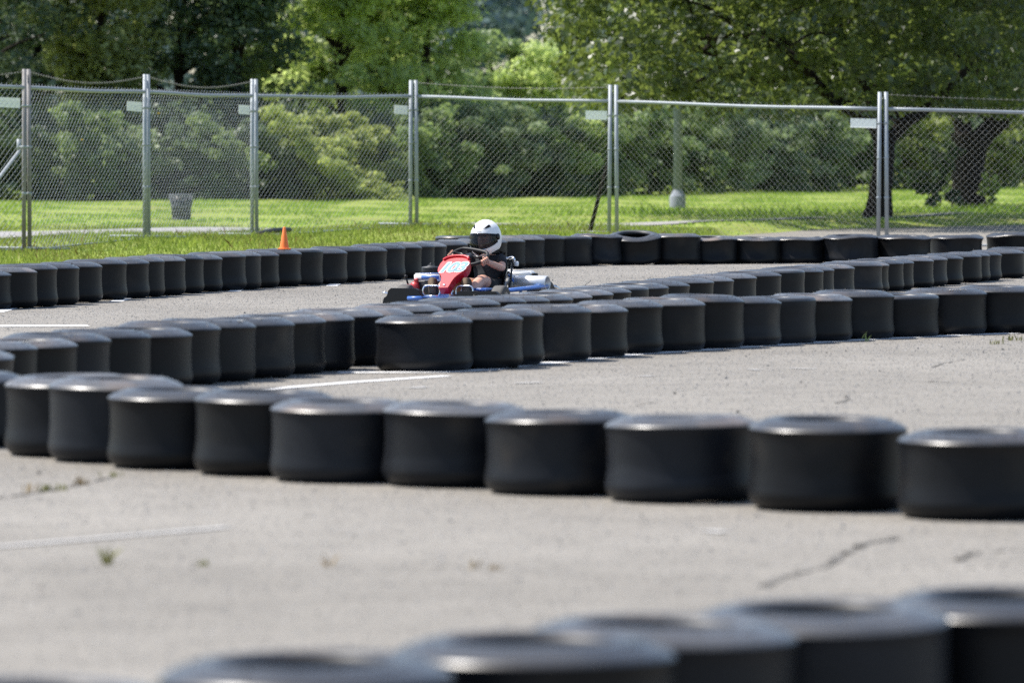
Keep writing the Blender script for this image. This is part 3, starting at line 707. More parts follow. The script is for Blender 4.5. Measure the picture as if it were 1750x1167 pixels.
for i in range(len(PTS) - 1):
    (A, za, ta), (B, zb, tb) = PTS[i], PTS[i + 1]
    d = (B - A); L = d.length; d.normalize(); n = Vector((-d.y, d.x, 0))
    if n.y > 0: n = -n
    root = empty('chain_link_fence', (A.x, A.y, 0)); tag(root, labF[i], 'fence', 'wire fence panels')
    rusty = (i == 1)
    e0, e1 = 0.045, L - 0.045
    pm0 = M['rusty'] if i in (0, 1) else M['galv']
    for k, (u, zz, tt) in enumerate(((e0, za, ta), (e1, zb, tb))):
        bm = bmesh.new(); p = d * u
        lean = d * (0.02 if k else -0.015)
        tube(bm, [(p.x - lean.x, p.y, zz), (p.x, p.y, tt - 0.006)], 0.027, 12)
        m = M['rusty'] if (i == 1 and k == 0) or (i == 0 and k == 1) else M['galv']
        post = obj('post', bm, m, root)
        for zf in (0.33, 0.58, 0.8):
            bm = bmesh.new()
            lathe(bm, [(0.029, -.015), (0.033, -.010), (0.033, .010), (0.029, .015)], 12, Matrix.Translation((p.x - lean.x * (1 - zf), p.y, zz + (tt - zz) * zf)))
            obj('clamp', bm, M['galv'], post)
    za2, zb2 = ta - 0.235, tb - 0.235
    bm = bmesh.new(); P = []
    for q in range(9):
        t = q / 8; u = e0 + (e1 - e0) * t
        P.append(d * u + Vector((0, 0, za2 + (zb2 - za2) * t - 0.012 * math.sin(math.pi * t) + 0.004 * math.sin(9 * t))))
    tube(bm, P, 0.024, 10); obj('top_rail', bm, M['galv'], root)
    bm = bmesh.new()
    tube(bm, [d * e0 + Vector((0, 0, za + 0.06)), d * e1 + Vector((0, 0, zb + 0.06))], 0.013, 8); obj('bottom_rail', bm, M['galv'], root)
    V = wires(e0 + 0.03, e1 - 0.03, 0.088, za + 0.07, zb + 0.07, za2 + 0.045, zb2 + 0.045, Vector((0, 0, 0)), d, n, [(.0027, .0011), (.0027, .0011), (.0025, .0011), (.0025, .0011), (.0016, .0009), (.0007, .00135), (.0007, .00135)][i], glint_dash=i < 5)  # one wire family made thicker per panel to imitate its sun glints
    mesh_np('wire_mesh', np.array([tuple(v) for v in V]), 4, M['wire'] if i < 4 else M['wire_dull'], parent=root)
    if barb[i]:
        bm = bmesh.new(); P = []
        for q in range(25):
            t = q / 24; u = e0 + (e1 - e0) * t
            P.append(d * u + Vector((0, 0, ta - 0.04 + (tb - ta) * t - 0.11 * math.sin(math.pi * t) * (0.4 if i > 3 else 1))))
        tube(bm, P, 0.0026, 6)
        for q in range(1, 48):
            t = q / 48; k = min(23, int(t * 24)); p = P[k].lerp(P[k + 1], t * 24 - k)
            tube(bm, [p + Vector((-.008, 0, .015)), p + Vector((.008, 0, -.015))], 0.002, 4)
            tube(bm, [p + Vector((.009, 0, .014)), p + Vector((-.009, 0, -.014))], 0.002, 4)
        obj('barbed_wire', bm, M['barb'], root)
    # name plate wired to the mesh, near the right post
    tw = [0.36, 0.42, 0.36, 0.30, 0.33, 0.40, 0.36][i]; th = 0.125
    tz = zb2 - 0.19
    bm = bmesh.new(); c = d * (e1 - 0.06 - tw / 2) + Vector((0, 0, tz)) - n * 0.016
    box(bm, c, (tw, 0.004, th), Euler((0, 0.03, math.atan2(d.y, d.x))))
    obj('tag_plate', bm, M['tag'], root, smooth=False)
    for k, u in enumerate((e0, e1)):                       # stabilising foot lying in the grass
        if i > 4: continue
        bm = bmesh.new(); p = d * u; zf = (za if k == 0 else zb) + 0.09
        tube(bm, [p + Vector((-.45, -.1, zf)), p + Vector((.5, .12, zf - 0.02))], 0.016, 8)
        obj('foot_bar', bm, M['galv'], root)
# diagonal brace at far left, leaning dark stake
def at3(px, py, D): return Vector((X_at(px, D), D, Z_at(py, D)))
root = empty('fence_brace', at3(35, 262, 68.3)); tag(root, 'pale diagonal steel brace leaning on the leftmost fence post', 'brace')
o0 = Vector(root.location)
bm = bmesh.new(); tube(bm, [at3(-90, 412, 67.2) - o0, at3(-10, 316, 68) - o0, at3(34, 258, 68.4) - o0], 0.024, 10); obj('brace_tube', bm, M['galv'], root)
bm = bmesh.new(); tube(bm, [at3(33, 262, 68.4) - o0, at3(33, 238, 68.4) - o0], 0.028, 8); tube(bm, [at3(30, 251, 68.4) - o0, at3(48, 251, 68.3) - o0], 0.012, 8); obj('clamp', bm, M['galv'], root)
bm = bmesh.new()
a, b = at3(1006, 392, 76.5), at3(1037, 285, 76.0)
tube(bm, [a + Vector((0, 0, -.1)), (a + b) / 2 + Vector((0.01, 0, 0)), b], [0.032, 0.028, 0.022], 8)
tag(obj('leaning_stake', bm, M['bark']), 'dark wooden stake leaning on the fence behind the kart driver', 'stake')
bm = bmesh.new()
a, b = Vector(at3(437, 401, 73.5)), Vector(at3(495, 393, 74.5))
tube(bm, smoothpath([a, (a + b) / 2 + Vector((0, 0, .02)), b]), 0.035, 8)
tag(obj('black_pipe', bm, M['dark_metal']), 'short black pipe lying in the grass behind the orange cone', 'pipe')
for px, py, lab in ((141, 239, 'yellow leaf caught in the second fence panel'), (272, 194, 'small yellow green leaf caught high in the narrow panel')):
    q = at3(px, py, 69.3 if px < 200 else 71.3)
    bm = bmesh.new(); vs = [bm.verts.new(q + Vector(v)) for v in ((-.024, -.03, 0), (-.004, -.035, .013), (.024, -.03, .002), (.0, -.04, -.013))]
    bm.faces.new(vs); o = obj('yellow_leaf', bm, mat('yellow_leaf', (0.75, 0.45, 0.03), 0.5)); tag(o, lab, 'leaf')

# ------------------------------------------------------------------ cone
root = empty('traffic_cone', (X_at(486, CONE[1] + 0.1), CONE[1] + 0.1, CONE[2] - 0.004)); tag(root, 'small orange traffic cone standing on a tyre of the far left row', 'traffic cone')
bm = bmesh.new(); lathe(bm, [(0.047, 0.012), (0.044, 0.02), (0.0125, 0.212), (0.010, 0.216), (0.004, 0.214), (0.009, 0.2)], 28); obj('cone_body', bm, M['orange'], root)
bm = bmesh.new(); box(bm, (0, 0, 0.006), (0.125, 0.125, 0.012), bev=0.004); obj('base', bm, M['orange'], root)

# ------------------------------------------------------------------ lamp post and bin
D = 110.5; x = X_at(1158, D); zb = gz(x, D)
root = empty('lamp_post', (x, D, zb)); tag(root, 'grey blue lamp post on a concrete foot beyond the fence', 'lamp post')
bm = bmesh.new(); lathe(bm, [(0.165, -0.05), (0.165, 0.26), (0.155, 0.28), (0.15, 0.285)], 24)
lathe(bm, [(0.15, 0.285), (0.13, 0.31), (0.085, 0.40), (0.08, 0.41), (0.0, 0.41)], 20); obj('concrete_foot', bm, M['concrete'], root)
bm = bmesh.new(); tube(bm, [(0, 0, .4), (0, 0, 4), (0, 0, 8.0)], [0.088, 0.078, 0.06], 16); obj('pole', bm, M['pole'], root)
bm = bmesh.new(); tube(bm, [(0, 0, 7.9), (-0.6, 0, 8.1), (-1.2, 0, 8.15)], 0.035, 10); obj('arm', bm, M['pole'], root)
bm = bmesh.new(); box(bm, (-1.45, 0, 8.13), (0.6, 0.28, 0.13), bev=0.03); obj('lamp_head', bm, M['pole'], root)
D = 90.5; x = X_at(310, D); zb = gz(x, D)
root = empty('litter_bin', (x, D, zb)); tag(root, 'dark slatted litter bin on the grass behind the narrow fence panel', 'litter bin')
bm = bmesh.new()
for k in range(18):
    a = 2 * math.pi * k / 18
    tube(bm, [(0.14 * math.cos(a), .14 * math.sin(a), 0.03), (0.155 * math.cos(a), .155 * math.sin(a), 0.25), (0.20 * math.cos(a), 0.20 * math.sin(a), 0.44)], 0.015, 6)
obj('slats', bm, M['bin'], root)
bm = bmesh.new()
for r, z in ((0.146, 0.05), (0.165, 0.26), (0.205, 0.44)):
    tube(bm, [(r * math.cos(2 * math.pi * k / 24), r * math.sin(2 * math.pi * k / 24), z) for k in range(24)], 0.014, 6, closed=True)
obj('hoop', bm, M['bin'], root)
bm = bmesh.new(); lathe(bm, [(0.0, 0.03), (0.115, 0.03), (0.16, 0.42), (0.15, 0.42)], 20); obj('liner', bm, M['dark_metal'], root)

# ------------------------------------------------------------------ trees
def leaf_cloud(clusters, size, seed, up=0.6, sq=0.55):
    """clusters: rows (x,y,z,radius,count,tint)"""
    r = np.random.RandomState(seed)
    C = np.array(clusters, dtype=float)
    idx = np.repeat(np.arange(len(C)), C[:, 4].astype(int)); n = len(idx)
    v = r.normal(0, 1, (n, 3)); v /= np.linalg.norm(v, axis=1)[:, None]
    rad = r.uniform(0.15, 1.0, n) ** 0.5
    P = C[idx, :3] + v * (rad * C[idx, 3])[:, None] * np.array([1, 1, sq])
    nn = v * 0.6 + r.normal(0, 0.6, (n, 3)) + np.array([0, 0, up]); nn /= np.linalg.norm(nn, axis=1)[:, None]
    t = np.cross(nn, r.normal(0, 1, (n, 3))); t /= np.linalg.norm(t, axis=1)[:, None]
    b = np.cross(nn, t)
    s = size * r.uniform(0.6, 1.35, n)
    t *= (s * 0.5)[:, None]; b *= (s * 0.27)[:, None]
    V = np.stack([P - t, P - t * .1 + b, P + t - nn * (s * 0.12)[:, None], P - t * .1 - b], 1)
    tint = np.clip(C[idx, 5] + r.normal(0, 0.18, n), 0, 1)
    return V.reshape(-1, 3), tint
def limb(bm, pts, r0, r1, sub=5, seed=0, wob=0.03, n=9):
    P = smoothpath(pts, sub); rr = random.Random(seed)
    P = [p + Vector((rr.uniform(-wob, wob), rr.uniform(-wob, wob), 0)) * (0.4 + r0) for p in P]
    k = len(P); tube(bm, P, [r0 + (r1 - r0) * i / (k - 1) for i in range(k)], n)
def forest_tree(x, y, h, w, m, label, seed, size=0.13, low=0.4, dens=1.0, tmean=0.5, base=0.12, name='tree', group='trees of the wood behind the grass', depth=0.75):
    r = random.Random(seed)
    root = empty(name, (x, y, base)); tag(root, label, 'tree', group)
    cl = []
    n = int(150 * dens)
    n = int(118 * dens)
    for k in range(n):                          # lower, visible storey in fine leaves
        a = r.uniform(0, 2 * math.pi); zz = r.uniform(low, min(h, 6.2))
        prof = w * (0.72 + 0.28 * math.sin(zz * 1.3 + seed) + 0.12 * math.sin(zz * 3.1 + 2 * a))
        q = r.uniform(0.15, 1.0) ** 0.5
        cl.append((math.cos(a) * prof * q, math.sin(a) * prof * q * depth, zz, r.uniform(0.35, 0.7), 85, tmean + r.uniform(-0.4, 0.4)))
    V, t = leaf_cloud(cl, size * 1.2, seed)
    cl2 = []
    for k in range(int(14 * dens)):              # upper crown, above the picture
        a = r.uniform(0, 2 * math.pi); zz = r.uniform(5.5, h)
        prof = w * max(0.15, math.sqrt(max(0, 1 - ((zz - 5.5) / (h - 5.0)) ** 2)))
        q = r.uniform(0.1, 1.0) ** 0.5
        cl2.append((math.cos(a) * prof * q, math.sin(a) * prof * q * depth, zz, r.uniform(0.7, 1.2), 60, tmean + r.uniform(-0.25, 0.25)))
    V2, t2 = leaf_cloud(cl2, size * 2.4, seed + 1)
    mesh_np('crown', np.concatenate([V, V2]), 4, m, tint=np.concatenate([t, t2]), parent=root)
    bm = bmesh.new()
    limb(bm, [(0, 0, -.1), (0.1, 0, h * .25), (-0.1, 0.1, h * .55), (0.1, 0, h * .85)], 0.17 + 0.012 * h, 0.05, 6, seed)
    for k in range(9):
        a = r.uniform(0, 6.28); z0 = r.uniform(0.8, h * .6); l = w * r.uniform(.5, .85)
        limb(bm, [(0, 0, z0), (math.cos(a) * l * .5, math.sin(a) * l * .5 * depth, z0 + l * .35), (math.cos(a) * l, math.sin(a) * l * depth, z0 + l * .5)], 0.07, 0.02, 4, seed + k, n=6)
    obj('trunk', bm, M['bark'], root)
    return root
def hedge_y(px):                                 # wood edge, front of the shrubs, by column
    return interp([(-100, 124), (0, 125), (400, 127), (750, 131), (1050, 139), (1350, 152), (1750, 170), (1900, 176)], px)
T = [(-50, 5.0, 5.9, 3.0, 'leaf_dark', 'dark tree filling the upper left corner', .3, .13),
     (175, 5.5, 6.2, 1.7, 'leaf_olive', 'olive tree with sunlit leaves behind the second fence panel', .7, .15),
     (310, 6.5, 5.9, 2.3, 'leaf_dark', 'dark dense tree rising behind the narrow fence panel', .35, .13),
     (410, 5.5, 5.9, 1.7, 'leaf_dark', 'dark tree just left of the bright green trees', .4, .13),
     (585, 6.0, 6.4, 2.0, 'leaf_bright', 'bright green tree above the panel with the cone', .6, .15),
     (735, 6.5, 6.2, 2.0, 'leaf_bright', 'bright green tree with pale leaf clumps left of the far gap', .5, .14),
     (655, 9, 6.6, 2.8, 'leaf_bright', 'green tree standing behind and between the two bright green ones', .5, .16)]
T.append((70, 10, 6.0, 3.0, 'leaf_dark', 'dark tree standing back between the corner tree and the olive tree', .3, .14))
T.append((480, 11, 6.0, 2.6, 'leaf_mid', 'tree far back between the dark trees and the bright green ones', .4, .14))
for i, (px, dy, h, w, m, lab, tm, sz) in enumerate(T):
    y = hedge_y(px) + dy + 1.0
    forest_tree(X_at(px, y), y, h, w, M[m], lab, 20 + i * 7, size=sz, tmean=tm, dens=1.15)
T2 = [(840, 13, 4.3, 1.9, 'leaf_mid', 'small soft green tree below the bluish gap', .6, .14),
      (925, 10, 3.9, 1.7, 'leaf_bright', 'rounded bright green small tree right of the gap', .7, .14),
      (1000, 16, 5.2, 2.4, 'leaf_mid', 'green tree showing under the oak’s left boughs', .5, .15)]
for i, (px, dy, h, w, m, lab, tm, sz) in enumerate(T2):
    y = hedge_y(px) + dy
    r = random.Random(90 + i); root = empty('small_tree', (X_at(px, y), y, .12)); tag(root, lab, 'tree', 'small trees by the gap in the wood')
    cl = []
    for k in range(110):
        a = r.uniform(0, 6.28); zz = r.uniform(.5, h); pr = w * math.sqrt(max(.08, 1 - ((zz - h * .45) / (h * .56)) ** 2)); q = r.uniform(.1, 1) ** .5
        cl.append((math.cos(a) * pr * q, math.sin(a) * pr * q * .8, zz, r.uniform(.28, .55), 110, tm + r.uniform(-.3, .3)))
    V, t = leaf_cloud(cl, sz, 300 + i); mesh_np('crown', V, 4, M[m], tint=t, parent=root)
    bm = bmesh.new(); limb(bm, [(0, 0, -.1), (.1, 0, h * .4), (0, .1, h * .8)], .12, .03, 5, i); obj('trunk', bm, M['bark'], root)
# dark trees behind the oak
T3 = [(1120, 9, 6.2, 3.4, 'leaf_mid'), (1290, 9, 6.6, 3.4, 'leaf_dark'), (1450, 8, 6.6, 3.6, 'leaf_dark'), (1610, 8, 7, 3.6, 'leaf_dark'), (1790, 8, 7, 3.8, 'leaf_dark')]
lab3 = ['shaded green tree behind the lamp post', 'dark tree behind the pale bush on the right', 'dark tree right behind the slim oak trunk', 'dark tree between the two oak trunks at the back', 'dark tree at the right edge behind the thick trunk']
for i, (px, dy, h, w, m) in enumerate(T3):
    y = hedge_y(px) + dy + 3.0
    forest_tree(X_at(px, y), y, h, w, M[m], lab3[i], 200 + i * 5, size=.17, tmean=.4, dens=0.85)
# far wooded hill in the gap
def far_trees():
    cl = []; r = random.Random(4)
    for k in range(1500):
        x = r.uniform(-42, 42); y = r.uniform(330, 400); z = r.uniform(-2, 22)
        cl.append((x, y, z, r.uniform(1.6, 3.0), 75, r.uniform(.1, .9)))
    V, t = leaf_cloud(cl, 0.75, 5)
    o = mesh_np('far_wood', V, 4, M['leaf_haze'], tint=t); tag(o, 'distant wooded slope tinted haze blue seen in the gap between trees', 'wood', kind='stuff')
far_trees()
tint_r = random.Random(6)
# shrubs along the wood edge
def shrub_mesh(seed, w, h, size, tm, ncl=84, count=105):
    r = random.Random(seed); cl = []
    nb = max(5, ncl // 9)
    for b in range(nb):                       # boughs rise from the stool, arch over and droop
        a = 2 * math.pi * (b + r.uniform(-.4, .4)) / nb; Lb = w * r.uniform(.55, 1.45); ap = h * r.uniform(.35, 1.0); bt = r.uniform(-.3, .35)
        for q in range(10):
            t = r.uniform(.12, 1.05)
            z = ap * min(1, 2.3 * t - 1.45 * t * t) * 1.08
            cl.append((math.cos(a) * Lb * t + r.gauss(0, .14) * w, math.sin(a) * Lb * t * .7 + r.gauss(0, .14) * w, max(.05, z + r.gauss(0, .10)), r.uniform(.15, .4) * min(1, w), count * .72, tm + bt + r.uniform(-.2, .2)))
    for q in range(ncl // 4): cl.append((r.gauss(0, .5) * w, r.gauss(0, .35) * w, h * r.uniform(.03, .45), r.uniform(.23, .46) * min(1, w), count * .7, tm - .2 + r.uniform(-.2, .2)))
    return leaf_cloud(cl, size, seed)
shr = [(-10, 2.2, 'leaf_dark'), (70, 1.9, 'leaf_mid'), (150, 2.3, 'leaf_mid'), (225, 2.0, 'leaf_pale'), (300, 1.6, 'leaf_dark'), (365, 2.1, 'leaf_mid'), (445, 1.9, 'leaf_dark'), (500, 1.7, 'leaf_dark'), (545, 2.1, 'leaf_yellow'), (610, 1.7, 'leaf_yellow'),
       (655, 1.15, 'leaf_yellow'), (690, 2.1, 'leaf_mid'), (750, 2.2, 'leaf_mid'), (810, 1.8, 'leaf_dark'), (860, 2.3, 'leaf_pale'), (915, 1.6, 'leaf_dark'), (960, 2.4, 'leaf_bright'), (1020, 1.9, 'leaf_mid'), (1075, 2.5, 'leaf_mid'), (1130, 2.0, 'leaf_mid'),
       (1195, 2.2, 'leaf_mid'), (1255, 2.6, 'leaf_pale'), (1330, 2.0, 'leaf_pale'), (1400, 2.3, 'leaf_mid'), (1465, 2.0, 'leaf_mid'), (1560, 2.6, 'leaf_yellow'), (1600, 2.3, 'leaf_yellow'), (1700, 2.4, 'leaf_yellow'), (1775, 2.6, 'leaf_olive')]
colw = {'leaf_dark': 'dark green', 'leaf_mid': 'mid green', 'leaf_pale': 'pale grey green', 'leaf_yellow': 'yellow green', 'leaf_bright': 'bright green', 'leaf_olive': 'olive brown'}
where = ['at the left photo edge', 'just right of the leftmost post', 'under the olive tree', 'left of the second joint of posts', 'behind the litter bin', 'right of the litter bin', 'right of the third joint of posts', 'second right of the third joint of posts',
         'arching above the cone', 'right of the arching one above the cone', 'low, left of the fourth joint of posts', 'behind the fourth joint of posts', 'first right of the fourth joint of posts', 'above left of the helmet', 'right above the helmet', 'low, right above of the helmet',
         'left of the leaning stake', 'behind the leaning stake', 'right of the fifth joint of posts', 'just left of the lamp post', 'just right of the lamp post', 'round, between lamp post and slim oak trunk', 'low, sunlit, left of the slim oak trunk', 'second left of the slim oak trunk', 'behind the slim oak trunk',
         'sunlit between the oak trunks', 'close on the left of the thick trunk', 'right of the thick trunk', 'at the right photo edge']
for i, (px, h, m) in enumerate(shr):
    y = hedge_y(px) + 1.3 + 0.5 * math.sin(i * 2.1)
    k = y / 128.0
    V, t = shrub_mesh(500 + i, 0.85 * k, h * k, 0.115 * k, .5)
    o = mesh_np('shrub', V, 4, M[m], tint=t); o.location = (X_at(px, y), y, 0.1)
    o.rotation_euler.z = 0
    tag(o, '%s shrub at the wood edge, %s' % (colw[m], where[i]), 'shrub', 'shrubs along the wood edge')
cl = []; r = random.Random(61)
arc = [(452, 186), (490, 205), (530, 245), (570, 275), (610, 300), (665, 325), (700, 338)]
for k in range(120):
    px = r.uniform(455, 705); D = 127.2 + r.gauss(0, .35); py = interp(arc, px) + r.gauss(0, 9) + abs(r.gauss(0, 12))
    cl.append((X_at(px, D), D, max(.15, Z_at(py, D)), r.uniform(.1, .26), 60, .55 + r.uniform(-.35, .4)))
V, t = leaf_cloud(cl, .115, 62); o = mesh_np('shrub', V, 4, M['leaf_yellow'], tint=t); tag(o, 'yellow green bough sloping down through the panel with the cone', 'shrub', 'shrubs along the wood edge')
# dark undergrowth filling the wood behind the shrubs
cl = []; r = random.Random(8)
for k in range(620):
    px = r.uniform(-120, 1900); y = hedge_y(px) + r.uniform(2.6, 5.0)
    cl.append((X_at(px, y), y, r.uniform(0.1, 2.3) , r.uniform(.4, .7), 70, r.uniform(.0, .7)))
V, t = leaf_cloud(cl, 0.18, 77); o = mesh_np('undergrowth', V, 4, M['leaf_dark'], tint=t); tag(o, 'dark tangled undergrowth inside the wood behind the shrubs', 'undergrowth', kind='stuff')

# oaks
def oak(px0, py0, D, trunk_px, limbs, region, nfine, seed, label):
    x0 = X_at(px0, D); root = empty('oak_tree', (x0, D, 0.08)); tag(root, label, 'tree', 'oaks beyond the fence'); o0 = Vector(root.location)
    bm = bmesh.new()
    def P(px, py, dy=0): return Vector((X_at(px, D + dy), D + dy, Z_at(py, D + dy))) - o0
    tp = [P(*q) for q in trunk_px[0]]; rr = trunk_px[1]
    S = smoothpath(tp, 5); k = len(S)
    rad = [interp([(i * 5, rr[i]) for i in range(len(rr))], j) for j in range(k)]
    rn = random.Random(seed)
    tube(bm, [p + Vector((rn.uniform(-.02, .02), 0, 0)) for p in S], rad, 14)
    for pts, r0, r1 in limbs: limb(bm, [P(*q) for q in pts], r0, r1, 6, seed, .05)
    r = random.Random(seed + 3)
    tips = []
    for pts, r0, r1 in limbs:
        for q in range(7):
            a = P(*pts[r.randint(1, len(pts) - 1)]); b = a + Vector((r.uniform(-1.4, 1.4), r.uniform(-2, 2), r.uniform(-.3, 1.1)))
            limb(bm, [a, (a + b) / 2 + Vector((0, 0, .15)), b], 0.045, 0.012, 4, seed + q, .03, 5)
    obj('trunk', bm, M['bark'], root)
    cl = []
    top, bot = region
    while len(cl) < nfine:
        px = r.uniform(bot[0][0], bot[-1][0]); yb = interp(bot, px); py = yb - (r.random() ** 0.9) * (yb + 170)
        dy = r.uniform(-9, 6) * min(1, (px - bot[0][0]) / 160 + 0.3)
        if py > yb: continue
        p = P(px, py, dy)
        cl.append((p.x, p.y, p.z, r.uniform(.3, .6), 78, .45 + r.uniform(-.45, .45)))
    V, t = leaf_cloud(cl, 0.155, seed, up=.6, sq=.6)
    cl2 = []
    for k in range(190):  # unseen upper crown, thickened rightwards to shade the boughs below
        px = bot[0][0] + 60 + (bot[-1][0] - bot[0][0] - 60) * r.random() ** .5; p = P(px, r.uniform(-420, -120), r.uniform(-10, 4))
        cl2.append((p.x, p.y, p.z, r.uniform(.7, 1.3), 60, r.uniform(.2, .7)))
    V2, t2 = leaf_cloud(cl2, 0.32, seed + 1)
    mesh_np('crown', np.concatenate([V, V2]), 4, M['leaf_oak'], tint=np.concatenate([t, t2]), parent=root)
    return root
oak(1500, 372, 97, ([(1500, 378), (1503, 340), (1508, 290), (1512, 245)], [0.30, 0.22, 0.185, 0.2]),
    [([(1512, 250), (1490, 212), (1440, 178), (1360, 140), (1290, 135), (1240, 125)], .17, .04), ([(1512, 250), (1540, 215), (1600, 175), (1650, 120), (1700, 60)], .13, .06), ([(1505, 235), (1480, 150), (1430, 60), (1380, -60)], .12, .05),
     ([(1420, 170, -2), (1350, 95, -3), (1270, 60, -3), (1190, 68, -3), (1150, 72, -3)], .09, .03), ([(1330, 140, 1), (1260, 105, 0), (1200, 90, 0), (1160, 78, 0)], .06, .02), ([(1290, 135, -1), (1235, 125, -2), (1130, 165, -2)], .06, .02)],
    (None, [(948, 70), (975, 160), (1030, 176), (1130, 186), (1220, 176), (1330, 188), (1440, 196), (1560, 180), (1660, 185), (1760, 170)]), 620, 41, 'broad oak with the slimmer forked trunk beside the twin fence posts')
oak(1655, 357, 111.5, ([(1657, 362), (1655, 330), (1655, 280), (1657, 225)], [0.40, 0.34, 0.33, 0.40]),
    [([(1665, 250), (1700, 215), (1740, 185), (1790, 120)], .25, .12), ([(1650, 240), (1630, 160), (1600, 60), (1580, -40)], .2, .08), ([(1660, 140), (1700, 105), (1760, 70), (1820, 40)], .13, .09)],
    (None, [(1420, 150), (1500, 190), (1580, 205), (1640, 190), (1720, 205), (1850, 215)]), 330, 43, 'oak with the thick dark trunk near the right photo edge')
# sapling shoots at the thick trunk's foot
V, t = shrub_mesh(801, .42, 1.3, .12, .5, 36, 60)
o = mesh_np('shrub', V, 4, M['leaf_dark'], tint=t); o.location = (X_at(1600, 110), 110, .1); tag(o, 'leafy sapling shoots growing against the left side of the thick trunk', 'shrub')
V, t = shrub_mesh(802, .16, .9, .1, .6, 12, 30)
o = mesh_np('shrub', V, 4, M['leaf_bright'], tint=t); o.location = (X_at(1690, 110.6), 110.6, .1); tag(o, 'thin bright shoots on the right side of the thick trunk', 'shrub')

# ------------------------------------------------------------------ kart (x: right in the photo, y: backwards, z: up)
KD = 43.3; KX = X_at(774, KD); YAW = -math.radians(25)
kart = empty('go_kart', (KX, KD, 0.0), YAW); tag(kart, 'red and blue racing kart numbered 103 on the track', 'go kart')
blue = M['blue']
bm = bmesh.new()
for s in (-1, 1):
    tube(bm, smoothpath([(s * .20, -.30, .075), (s * .24, -.05, .07), (s * .27, .3, .065), (s * .25, .7, .065), (s * .27, 1.02, .085)]), .014, 8)
tube(bm, smoothpath([(-.20, -.30, .075), (0, -.33, .075), (.20, -.30, .075)]), .014, 8)
for y, w in ((0.02, .24), (.34, .27), (.62, .26)): tube(bm, [(-w, y, .068), (w, y, .068)], .013, 8)
tube(bm, [(-.36, 0, .11), (-.24, 0.02, .09)], .014, 8); tube(bm, [(.24, .02, .09), (.36, 0, .11)], .014, 8)
obj('frame', bm, blue, kart)
bm = bmesh.new()
prism(bm, [(-.34, -.27), (-.1, -.31), (.1, -.31), (.34, -.27), (.30, -.02), (.27, .32), (-.27, .32), (-.30, -.02)], .01, Matrix.Translation((0, 0, .135)))
obj('front_porch', bm, blue, kart, smooth=False)
# bumper wings
def wing(x0, x1, z0, z1, y, slope_in, ragged_end=False):
    bm = bmesh.new()
    if x0 < 0:
        ol = [(x0, z0), (x0 + .012, z0 + .045), (x0 + .045, z0 + .06), (x0 + .05, z1 - .02), (x0 + .075, z1), (x1 - .09, z1), (x1 - .06, z1 - .012), (x1, z0 + .02), (x1 + .03, z0)]
    else:
        ol = [(x0 - .01, z0), (x0 + .06, z1 - .008), (x0 + .085, z1), (x1 - .03, z1), (x1, z1 - .025), (x1 + .01, z0)]
    Mx = Matrix.Translation((0, y, 0)) @ Matrix.Rotation(math.radians(90), 4, 'X')
    prism(bm, ol, .05, Mx)
    es = [e for e in bm.edges]
    bmesh.ops.bevel(bm, geom=es, offset=.004, segments=2, affect='EDGES')
    o = obj('bumper_wing', bm, M['black'], kart, smooth=False)
    return o
wing(-.475, -.10, .085, .207, -.26, 0); wing(.125, .545, .07, .19, -.26, 0)
bm = bmesh.new(); tube(bm, [(-.245, -.325, .128), (-.235, -.332, .128), (-.12, -.332, .13), (-.11, -.325, .13)], [.004, .018, .018, .004], 12); obj('bumper_tube', bm, blue, kart)
bm = bmesh.new(); tube(bm, smoothpath([(-.5, -.25, .17), (-.3, -.24, .13), (0, -.3, .13), (.3, -.24, .13), (.5, -.25, .15)]), .011, 8); obj('bumper_bar', bm, M['chrome'], kart)
# red front fairing
A = Vector((.045, -.26, .198)); B = Vector((.02, .07, .44))
ey = (B - A).normalized(); ex = Vector((1, 0, 0)); ex = (ex - ey * ex.dot(ey)).normalized(); ez = ex.cross(ey)
FM = Matrix(((ex.x, ey.x, ez.x, A.x), (ex.y, ey.y, ez.y, A.y), (ex.z, ey.z, ez.z, A.z), (0, 0, 0, 1)))
LEN = (B - A).length
half = [(0.0, .040), (.02, .043), (.08, .047), (.14, .058), (.18, .078), (.215, .108), (.245, .125), (.29, .132), (.34, .130), (.39, .118), (.42, .09), (.435, .05), (.44, 0.0)]
sc = LEN / .44
half = [(t * sc, w * .96) for t, w in half]
out = [(w, t) for t, w in half] + [(-w, t) for t, w in half[::-1][1:]]
bm = bmesh.new()
prism(bm, out, .022, FM)
obj_f = None
# side flange: the fairing is a shallow tray, deep at its edge
n = len(out)
ins = []
for (x, t) in out:
    ins.append((x * .97, t * .985 + .003))
for i in range(n):
    j = (i + 1) % n
    q = [FM @ Vector((*out[i], .004)), FM @ Vector((*out[j], .004)), FM @ Vector((out[j][0] * .95, out[j][1] * .97 + .008, -.052)), FM @ Vector((out[i][0] * .95, out[i][1] * .97 + .008, -.052))]
    bm.faces.new([bm.verts.new(v) for v in q])
fair = obj('front_fairing', bm, M['red'], kart, smooth=False)
bm = bmesh.new()                                # raised hood lip along the top edge
lip = [p for p in out if p[1] > .36 * sc]
lip = sorted(lip, key=lambda p: p[0])
tube(bm, smoothpath([FM @ Vector((p[0] * .97, p[1] - .004, .028)) for p in lip], 4), .011, 8)
a = [FM @ Vector((p[0] * .9, p[1] - .016, .024)) for p in lip]
obj('hood_lip', bm, M['red'], fair)
bm = bmesh.new(); lathe(bm, [(.013, 0), (.013, .004), (.009, .009), (0, .01)], 14, FM @ Matrix.Translation((0.0, .03, .022))); lathe(bm, [(.011, 0), (.01, .006), (0, .008)], 12, FM @ Matrix.Translation((-.052, .05, .0))); obj('bolt', bm, M['chrome'], fair)
